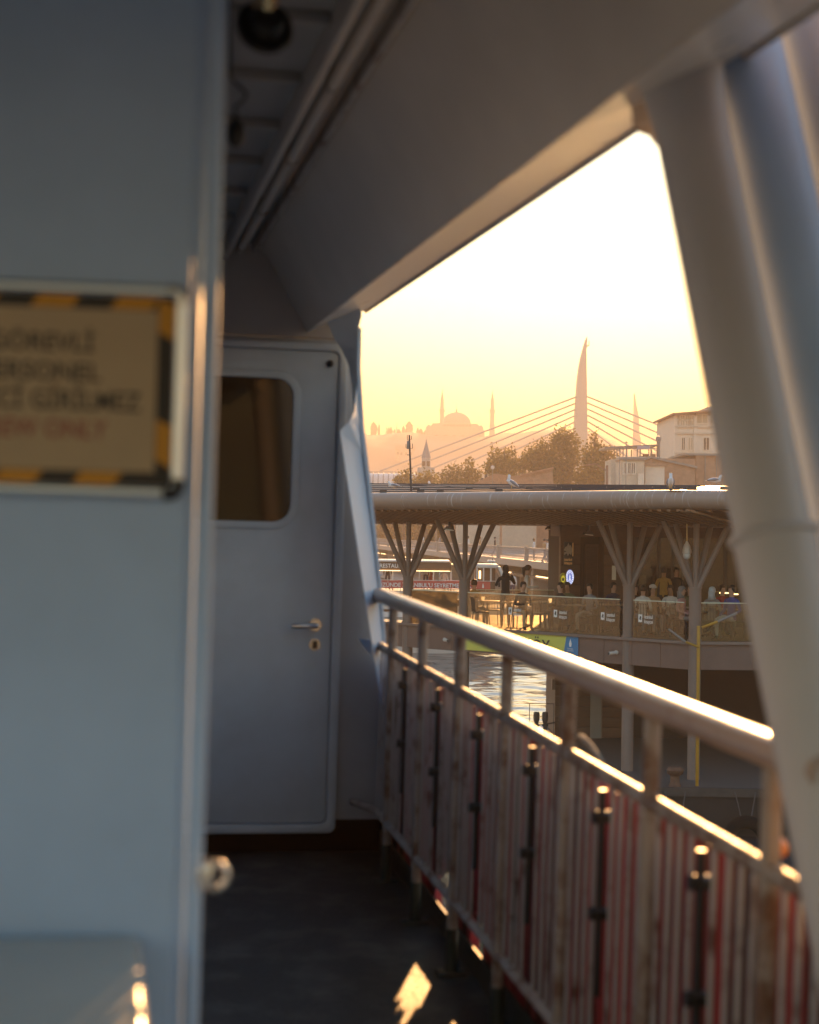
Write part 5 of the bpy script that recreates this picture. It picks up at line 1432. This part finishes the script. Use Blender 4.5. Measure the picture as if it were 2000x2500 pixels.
# ------------------------------------------------------------------ people
SKIN = [mat('skin_light', (.46, .28, .20), .55), mat('skin_tan', (.33, .19, .12), .55)]
HAIR = {n: mat('hair_' + n, c, .5) for n, c in (('black', (.012, .010, .009)), ('brown', (.05, .028, .015)), ('grey', (.25, .24, .23)))}
CLOTH = {n: mat('cloth_' + n, c, .85, var=.15, vscale=9) for n, c in
         (('black', (.014, .014, .016)), ('white', (.62, .60, .58)), ('grey', (.20, .20, .21)), ('blue', (.03, .06, .28)), ('navy', (.02, .03, .08)), ('denim', (.10, .15, .24)),
          ('pale', (.42, .50, .56)), ('red', (.28, .03, .03)), ('olive', (.12, .12, .05)), ('tan', (.40, .25, .13)), ('mustard', (.35, .22, .06)), ('pink', (.45, .25, .25)))}
_BODY = {}
def body_mesh(pose):
    """one continuous skinned figure, 1.7 m, facing -y; slots: top, trousers, skin, shoes"""
    if pose in _BODY:
        return _BODY[pose]
    sit = pose.startswith('sit')
    hz = .50 if sit else .93
    V, E, R = [], [], []
    def add(p, r, par=None):
        V.append(p); R.append(r if isinstance(r, tuple) else (r, r))
        if par is not None: E.append((par, len(V) - 1))
        return len(V) - 1
    lean = -.06 if pose in ('sit_lean', 'stand_phone', 'stand_look') else .02 if sit else 0.0
    pel = add((0, 0, hz), (.150, .115))
    wai = add((0, lean * .4, hz + .16), (.135, .10), pel)
    che = add((0, lean, hz + .36), (.165, .115), wai)
    sh = add((0, lean, hz + .48), (.12, .085), che)
    nk = add((0, lean - .005, hz + .57), .052, sh)
    hd_y = lean - (.05 if pose in ('stand_look', 'sit_lean') else .02)
    h1 = add((0, hd_y, hz + .655), (.072, .085), nk)
    h2 = add((0, hd_y + .004, hz + .735), (.080, .095), h1)
    add((0, hd_y + .01, hz + .79), (.055, .065), h2)
    for s in (-1, 1):
        a = add((s * .17, lean, hz + .46), .062, sh)
        if pose == 'stand_phone':
            el = (s * .27, lean - .10, hz + .24) if s > 0 else (s * .27, lean - .16, hz + .30)
            wr = (s * .16, lean - .30, hz + .42) if s > 0 else (s * .20, lean - .32, hz + .50)
        elif pose == 'stand_look' or pose == 'sit_lean':
            el = (s * .24, lean - .03, hz + .20); wr = (s * .12, lean - .26, hz + .22)
        elif sit:
            el = (s * .25, lean + .03, hz + .20); wr = (s * .17, lean - .20, hz + .13)
        elif pose == 'walk':
            el = (s * .23, .05 * s, hz + .19); wr = (s * .24, -.08 * s, hz - .02)
        else:
            el = (s * .23, .03, hz + .19); wr = (s * .24, -.04, hz - .04)
        e = add(el, .045, a); w_ = add(wr, .032, e)
        d = (Vector(wr) - Vector(el)).normalized()
        add(tuple(Vector(wr) + d * .09), (.036, .020), w_)
        if sit:
            kx_ = s * (.10 if pose != 'sit_cross' else (.06 if s > 0 else .10))
            kn = (kx_, -.43, hz + (.02 if pose != 'sit_cross' or s < 0 else .10))
            an = (s * .11, -.40, .09) if pose != 'sit_cross' or s < 0 else (-.16, -.62, .26)
        elif pose == 'walk':
            kn = (s * .09, -.10 * s - .04, .50); an = (s * .09, -.22 * s + .08, .09)
        else:
            kn = (s * .095, -.015, .50); an = (s * .10, .02, .09)
        hp = add((s * .095, -.01, hz - .03), .088, pel)
        k_ = add(kn, .062, hp); a_ = add(an, .042, k_)
        add((an[0], an[1] - .06, an[2] - .05), (.042, .034), a_)
        add((an[0], an[1] - .17, an[2] - .06), (.038, .022), len(V) - 1)
    me = bpy.data.meshes.new('person_body'); me.from_pydata(V, E, [])
    o = bpy.data.objects.new('person_body', me); COL.objects.link(o)
    md = o.modifiers.new('skin', 'SKIN'); md.use_smooth_shade = True; md.branch_smoothing = .6
    for i, sv_ in enumerate(me.skin_vertices[0].data):
        sv_.radius = R[i]; sv_.use_root = (i == 0)
    sd = o.modifiers.new('sub', 'SUBSURF'); sd.levels = 1; sd.render_levels = 1
    dg = bpy.context.evaluated_depsgraph_get()
    out = bpy.data.meshes.new_from_object(o.evaluated_get(dg))
    bpy.data.objects.remove(o); bpy.data.meshes.remove(me)
    for k in range(4): out.materials.append(CLOTH['grey'])
    for p in out.polygons:
        c = p.center; x, y, z = c
        i = 0
        if z > hz + .545: i = 2
        elif z < .105 or (pose == 'sit_cross' and y < -.58): i = 3
        elif sit and (z < hz - .02 or (y < -.10 and z < hz + .125 and abs(x) < .20 and not (y < -.2 and z > hz + .10))) : i = 1
        elif not sit and z < hz + .03 and abs(x) < .185: i = 1
        elif not sit and abs(x) > .20 and z < hz - .02: i = 2
        p.material_index = i; p.use_smooth = True
    _BODY[pose] = (out, hz, Vector((0, hd_y + .01, hz + .735)))
    return _BODY[pose]
def person(label, loc, yaw, pose, top, legs, hair='black', skin=0, long=False, cover=None, cap=None, scale=1.0, group=None):
    me, hz, hc = body_mesh(pose)
    o = bpy.data.objects.new('person', me); COL.objects.link(o)
    o.matrix_world = T(Vector(loc)) @ Matrix.Rotation(math.radians(yaw), 4, 'Z') @ Matrix.Scale(scale, 4)
    for k, m_ in enumerate((CLOTH[top], CLOTH[legs], SKIN[skin], CLOTH['black'])):
        o.material_slots[k].link = 'OBJECT'; o.material_slots[k].material = m_
    tag(o, label, 'person', group)
    m = MB()
    mt = HAIR[hair] if cover is None else CLOTH[cover]
    n, r = 14, []
    prof = [(.001, .115), (.05, .105), (.085, .07), (.098, .025), (.097, -.02), (.085, -.06 if not (long or cover) else -.05)]
    vs, fs = [], []
    for rr, z in prof:
        for k in range(n):
            a = 2 * math.pi * k / n
            fy = math.sin(a)
            # open at the face (-y): lift the lower rows there
            zz = z if fy > -.45 else max(z, .03)
            vs.append(hc + Vector((rr * .92 * math.cos(a), rr * 1.08 * fy + .012, zz)))
    for i in range(len(prof) - 1):
        fs += [(i * n + k, i * n + (k + 1) % n, (i + 1) * n + (k + 1) % n, (i + 1) * n + k) for k in range(n)]
    m.add(vs, fs)
    if long:
        m.path([hc + Vector((0, .10, .04)), hc + Vector((0, .15, 0)), hc + Vector((0, .15, -.10)), hc + Vector((0, .12, -.24))], [.03, .045, .045, .015], n=8)
    if cover:
        m.path([hc + Vector((0, .06, -.02)), hc + Vector((0, .05, -.12)), hc + Vector((0, .03, -.22))], [.09, .085, .11], n=12)
    h = m.build('hair' if cover is None else 'head_scarf', mt, o, smooth='all')
    if cap:
        m = MB(); m.ell(hc + Vector((0, .01, .05)), (.098, .108, .075), 14, 8); m.prism([hc + Vector((-.07, -.08, .045)), hc + Vector((.07, -.08, .045)), hc + Vector((.05, -.18, .03)), hc + Vector((-.05, -.18, .03))], (0, 0, .012))
        m.build('cap', CLOTH[cap], o, smooth=True)
    # nose
    m = MB(); m.ell(hc + Vector((0, -.098, -.03)), (.014, .018, .02), 8, 6); m.build('nose', SKIN[skin], o, smooth='all')
    return o
def terr(px, D): return V2(px, D, FL)
P = [  # label, px, D, yaw, pose, top, legs, extras
    ('person in black raising a phone, standing at the balustrade', 1236, 46.6, 178, 'stand_phone', 'black', 'black', dict(cover='black')),
    ('person in white top with a backlit ponytail looking down at a phone', 1283, 47.0, 80, 'stand_look', 'white', 'denim', dict(long=True, hair='brown')),
    ('person in black sitting beneath the ponytailed person behind the glass', 1276, 45.6, 20, 'sit_lean', 'black', 'tan', {}),
    ('person seated with back turned beside the second tree column', 1160, 47.0, 150, 'sit', 'mustard', 'denim', dict(hair='brown')),
    ('person in dark clothes seated left of two below the shop signs', 1369, 45.2, -60, 'sit', 'black', 'navy', {}),
    ('person in brown seated right of two below the shop signs', 1389, 45.6, -20, 'sit_lean', 'olive', 'black', dict(skin=1)),
    ('person in pale clothes reclining behind the glass left of the third column', 1441, 44.6, -40, 'sit_cross', 'grey', 'pale', dict(hair='black')),
    ('person with short hair seated deeper in the terrace left of the third column', 1500, 45.8, 30, 'sit', 'navy', 'black', {}),
    ('person in dark top seated just right of the third column', 1552, 44.4, 40, 'sit', 'black', 'denim', {}),
    ('person with black hair and white shirt behind the glass right of the third column', 1572, 43.9, 150, 'sit', 'white', 'navy', {}),
    ('person wearing a white cap seated between the two right columns', 1596, 44.0, 10, 'sit', 'tan', 'grey', dict(cap='white')),
    ('person in brown coat standing at the shop window', 1622, 46.6, 160, 'stand', 'mustard', 'black', dict(skin=1)),
    ('person in black standing inside by the shop door', 1652, 46.8, 10, 'stand', 'black', 'black', {}),
    ('person in white seated in the middle between the right columns', 1640, 44.2, -20, 'sit_lean', 'white', 'black', dict(skin=1)),
    ('person in a grey head scarf seated left of the corner column', 1668, 43.2, 60, 'sit', 'pink', 'grey', dict(cover='grey')),
    ('person in olive seated behind the corner column', 1686, 44.5, -10, 'sit', 'olive', 'navy', {}),
    ('person in a pale head scarf seated right of the corner column', 1741, 43.0, 150, 'sit', 'grey', 'black', dict(cover='pale')),
    ('person in dark red seated deeper right of the corner column', 1766, 44.6, 20, 'sit', 'red', 'black', {}),
    ('person in blue shirt and pale trousers with crossed legs beside the pillar', 1787, 42.4, -50, 'sit_cross', 'blue', 'pale', dict(scale=1.05)),
]
for lb, px, D, yaw, pose, top, legs, ex in P:
    person(lb, terr(px, D), yaw, pose, top, legs, group='people on the terrace', **ex)
for px, D, z_, yaw, top, lb, ex in ((1236, 46.6, 0, 0, '', '', {}),):
    pass
ph = at(1219, 1428, 46.25)
t = MB().box(ph.x - .03, ph.x + .03, ph.y - .006, ph.y + .006, ph.z - .06, ph.z + .07).build('phone', METALD, bevel=.004, label='dark phone held up by the person in black', cat='phone')
BP = [(118.2, 'white', 'person in white shirt standing tall on the bridge behind the railing', 1), (121.5, 'grey', 'person in grey on the bridge right of the railing post', 1), (116.4, 'pink', 'person in pale pink leaning on the bridge railing', 1), (114.9, 'white', 'person in a white top near the kiosk edge on the bridge', 1),
      (113.2, 'black', 'person in black on the bridge closest to the kiosk', 1), (112.3, 'tan', 'person in tan half hidden by the kiosk on the bridge', 1), (119.6, 'tan', 'person in tan among the group on the bridge', 1), (126.0, 'white', 'person in white standing taller at the bridge kerb', 1),
      (146, 'black', 'person in black walking on the bridge right of the second tree column', 1), (148, 'tan', 'person in tan walking beside the one in black on the bridge', 1), (158, 'white', 'person in white crouching by the railing left of the second column', 1), (171, 'white', 'person in white on the bridge between the two left columns', 1),
      (174, 'grey', 'person in grey beside the one in white between the left columns', 1), (191, 'white', 'person in white shirt far along the bridge at the left column', 1)]
for k, (Yd, top, lb, _) in enumerate(BP):
    tt = (Yd - 112) / GD.y
    person(lb, G(tt, .55 + .5 * (k % 3), 5.05), random.uniform(60, 120), random.choice(['stand', 'walk', 'stand']), top, random.choice(['navy', 'grey', 'black', 'denim']), hair=random.choice(['black', 'brown']), skin=k % 2, group='people on the road bridge')
for px, pyh, D, top, lb in ((948, 1397, 99.5, 'black', 'person in black under the boat awning left of the first column'), (1041, 1397, 99, 'pale', 'person in pale blue shirt standing on the boat'), (1053, 1407, 99.5, 'red', 'small seated person in red on the boat'), (1086, 1405, 98.5, 'white', 'person in white seated at the boat rail'), (1195, 1403, 100.2, 'white', 'person in white inside the wheelhouse of the boat'), (1253, 1396, 101, 'white', 'person in white on the shore behind the boat bow')):
    zt = zat(px, pyh, D)
    zf_ = (zb0 - .16)
    person(lb, (V2(px, D).x, D, max(zf_, zt - 1.74) if D < 100.8 else zt - 1.74), random.uniform(-30, 40), 'stand' if pyh < 1402 else 'sit', top, 'navy', group='people on the boat')

# ------------------------------------------------------------------ cafe furniture
CHM = mat('chair_metal', (.02, .018, .016), .4)
def cafe_chair():
    t = thing('cafe_chair', 'dark metal cafe chair behind the terrace glass', 'chair', (0, 0, 0), group='dark chairs on the terrace')
    MB().box(-.21, .21, -.20, .20, .435, .465).build('seat', CHM, t, bevel=.01)
    m = MB(); m.path([(-.20, .20, .45), (-.20, .25, .84), (.20, .25, .84), (.20, .20, .45)], .013, n=6); m.build('back_frame', CHM, t)
    for k in range(4):
        MB().tube((-.12 + .08 * k, .205, .47), (-.12 + .08 * k, .248, .83), .007, n=5).build('back_rod', CHM, t)
    for sx, sy in ((-1, -1), (1, -1), (-1, 1), (1, 1)):
        MB().tube((sx * .19, sy * .18, .44), (sx * .22, sy * .22, 0), .013, n=6).build('leg', CHM, t)
    return t
def cafe_table():
    t = thing('cafe_table', 'small cafe table behind the terrace glass', 'table', (0, 0, 0), group='tables on the terrace')
    MB().box(-.35, .35, -.35, .35, .715, .74).build('top', mat('table_top', (.42, .34, .26), .35), t, bevel=.006)
    MB().tube((0, 0, .02), (0, 0, .715), .03, n=10).build('pedestal', CHM, t, smooth=True)
    MB().lathe([(.22, 0), (.20, .02), (.03, .035)], I4, 18).build('base', CHM, t, smooth=True)
    return t
ch0, tb0 = cafe_chair(), cafe_table()
chairs = [(p[1], p[2], p[3], 'dark cafe chair of the ' + ' '.join(p[0].split()[:9])) for p in P if p[4].startswith('sit')] + [q + ('empty dark cafe chair ' + w_,) for q, w_ in zip([(1049, 48.3, 60), (1075, 47.9, 200), (1180, 46.3, 100), (1205, 47.3, 10), (1310, 46.0, 200), (1330, 45.5, 30), (1420, 45.4, 100), (1470, 44.8, 200)], ['nearest the leftmost tree column', 'left of the second tree column', 'just right of the second tree column', 'below the raised phone', 'left of the shop signs near the glass', 'under the yellow round sign', 'below the kiosk recess', 'left of the third column by the glass'])]
first = True
for px, D, yaw, lb in chairs:
    o = ch0 if first else copy_tree(ch0)
    first = False
    o.matrix_world = T(terr(px, D)) @ Matrix.Rotation(math.radians(yaw), 4, 'Z') @ T((0, .04, 0))
    o['label'] = lb
first = True
tables = [(1098, 47.7), (1192, 46.9), (1256, 46.3), (1322, 46.3), (1352, 46.1), (1415, 45.0), (1478, 45.6), (1532, 45.5), (1585, 45.0), (1625, 45.2), (1660, 44.3), (1715, 44.2), (1762, 43.6)]
ORD = ['first', 'second', 'third', 'fourth', 'fifth', 'sixth', 'seventh', 'eighth', 'ninth', 'tenth', 'eleventh', 'twelfth', 'thirteenth']
for k, (px, D) in enumerate(tables):
    o = tb0 if first else copy_tree(tb0)
    first = False
    o.matrix_world = T(terr(px, D)) @ Matrix.Rotation(random.uniform(0, 1.5), 4, 'Z')
    o['label'] = 'small cafe table behind the terrace glass, ' + ORD[k] + ' from the left'
GLOW = mat('tea_light_glass', (.8, .62, .35), .2, emit=(1, .6, .25), estr=.6)
lbs = ['beside the second tree column', 'in front of the person in black', 'left of the shop signs']
for k, (px, D) in enumerate(((1181, 46.8), (1262, 46.2), (1345, 46.0))):
    c = terr(px, D) + Vector((0, -.05, .745))
    t = thing('tea_light', 'small glowing glass candle on the table ' + lbs[k], 'candle', c)
    MB().lathe([(.03, 0), (.045, .05), (.05, .11), (.042, .11), (.036, .05), (.01, .012)], T(c), 14).build('glass', GLOW, t, smooth=True)
mn = thing('menu_stand', 'white menu card standing on the table by the second column', 'menu', terr(1090, 47.7) + Vector((0, 0, .745)))
c = terr(1090, 47.7) + Vector((0, -.1, .745)); MB().prism([c + Vector((-.08, 0, 0)), c + Vector((.08, 0, 0)), c + Vector((.08, .04, .22)), c + Vector((-.08, .04, .22))], (0, .006, 0)).build('card', LETW, mn)

# ------------------------------------------------------------------ gulls
GW = mat('gull_white', (.68, .68, .70), .7); GG = mat('gull_grey', (.22, .23, .26), .7); GK = mat('gull_black', (.03, .03, .03), .6); GB = mat('gull_beak', (.6, .38, .06), .5)
def gull(label, c, yaw, s=1.0, up=.0, crouch=False):
    c = Vector(c); lz = .02 if crouch else .10
    t = thing('gull', label, 'gull', c, group='gulls on the terminal roof')
    M = T(c) @ Matrix.Rotation(math.radians(yaw), 4, 'Z') @ Matrix.Scale(s, 4)
    Mb = M @ T((0, 0, lz)) @ Matrix.Rotation(up, 4, 'Y')
    prof = [(.002, -.20), (.03, -.17), (.06, -.08), (.075, .02), (.068, .10), (.045, .15), (.036, .19)]
    R90 = Matrix.Rotation(math.pi / 2, 4, 'Y')
    b = MB(); b.lathe(prof, Mb @ T((0, 0, .07)) @ R90, 14)
    b.path([Mb @ Vector(q) for q in ((.13, 0, .09), (.17, 0, .135), (.185, 0, .175), (.20, 0, .19))], [.048, .040, .040, .030], n=12)
    b.ell(Mb @ Vector((.195, 0, .19)), (.042 * s, .038 * s, .036 * s), 12, 8)
    b.build('body', GW, t, smooth='all')
    m = MB(); m.path([Mb @ Vector((.225, 0, .188)), Mb @ Vector((.262, 0, .18)), Mb @ Vector((.275, 0, .17))], [.013 * s, .009 * s, .003 * s], n=8); m.build('beak', GB, t, smooth=True)
    for sy in (-1, 1):
        m = MB(); m.path([Mb @ Vector((.10, sy * .058, .095)), Mb @ Vector((.0, sy * .072, .095)), Mb @ Vector((-.12, sy * .05, .075)), Mb @ Vector((-.22, sy * .02, .055))], [.028 * s, .045 * s, .034 * s, .012 * s], n=8); w_ = m.build('wing', GG, t, smooth='all')
        m = MB(); m.path([Mb @ Vector((-.19, sy * .03, .06)), Mb @ Vector((-.30, sy * .008, .045))], [.016 * s, .004 * s], n=6); m.build('wing_tip', GK, w_)
        if not crouch:
            m = MB(); m.tube(M @ Vector((.0, sy * .03, 0)), M @ Vector((.0, sy * .03, .12)), .006 * s, n=6); m.box(-.01, .045, sy * .03 - .015, sy * .03 + .015, 0, .006, M=M); m.build('leg', GB, t)
    m = MB(); m.prism([Mb @ Vector(q) for q in ((-.15, -.03, .06), (-.27, -.04, .045), (-.27, .04, .045), (-.15, .03, .06))], Vector((0, 0, .01))); m.build('tail', GW, t)
rz = lambda px, py, D: (at(px, py, D))
gull('gull standing on the roof at the left facing left', at(962, 1197.5, 48.5), 180, .85, -.05)
gull('gull standing upright on the roof in front of the warehouse', at(1249, 1194.5, 46.5), 175, 1.05, -.55)
gull('white breasted gull facing the ferry at the roof corner', at(1637.5, 1192.5, 42.0), -95, 1.0, -.75)
gull('hunched gull beside the leaning pillar', at(1744, 1180, 46.5), 10, 1.0, 0.0, True)
gull('small distant gull head behind the left roof edge', at(1054, 1189.5, 53.5), 190, .7, -.3, True)

# ------------------------------------------------------------------ mooring rope outside the railing
ROPE = mat('mooring_rope', (.32, .27, .2), .9, bump=.8, bscale=150)
rp = thing('mooring_rope', 'pale thick rope looped outside the railing', 'rope', (RX + .12, 3.3, .85), SHIP)
pts = [sp(q[0], q[1], x=RX + .13) for q in ((1395, 1860), (1400, 1810), (1418, 1800), (1440, 1822), (1462, 1856), (1480, 1900))]
MB().path(pts, .011, n=8).build('loop', ROPE, rp, smooth=True)
c = sp(1895, 2068, x=RX + .1)
tp = thing('orange_float', 'orange float showing beyond the railing below the pillar', 'float', c, SHIP)
MB().ell(c, (.02, .035, .02), 14, 10).build('body', mat('orange_plastic', (.7, .22, .03), .4), tp, smooth='all')

# ------------------------------------------------------------------ warm evening haze over the strait
hz = bpy.data.materials.new('haze'); hz.use_nodes = True
nt = hz.node_tree; nt.nodes.clear()
out = nt.nodes.new('ShaderNodeOutputMaterial'); pv = nt.nodes.new('ShaderNodeVolumePrincipled')
pv.inputs['Color'].default_value = (1.0, 0.78, 0.57, 1)
pv.inputs['Density'].default_value = HAZE_D
pv.inputs['Anisotropy'].default_value = HAZE_G
nt.links.new(pv.outputs[0], out.inputs['Volume'])
MB().box(-3100, 3100, -1000, 4000, -1.5, 138).build('haze', hz, kind='stuff')
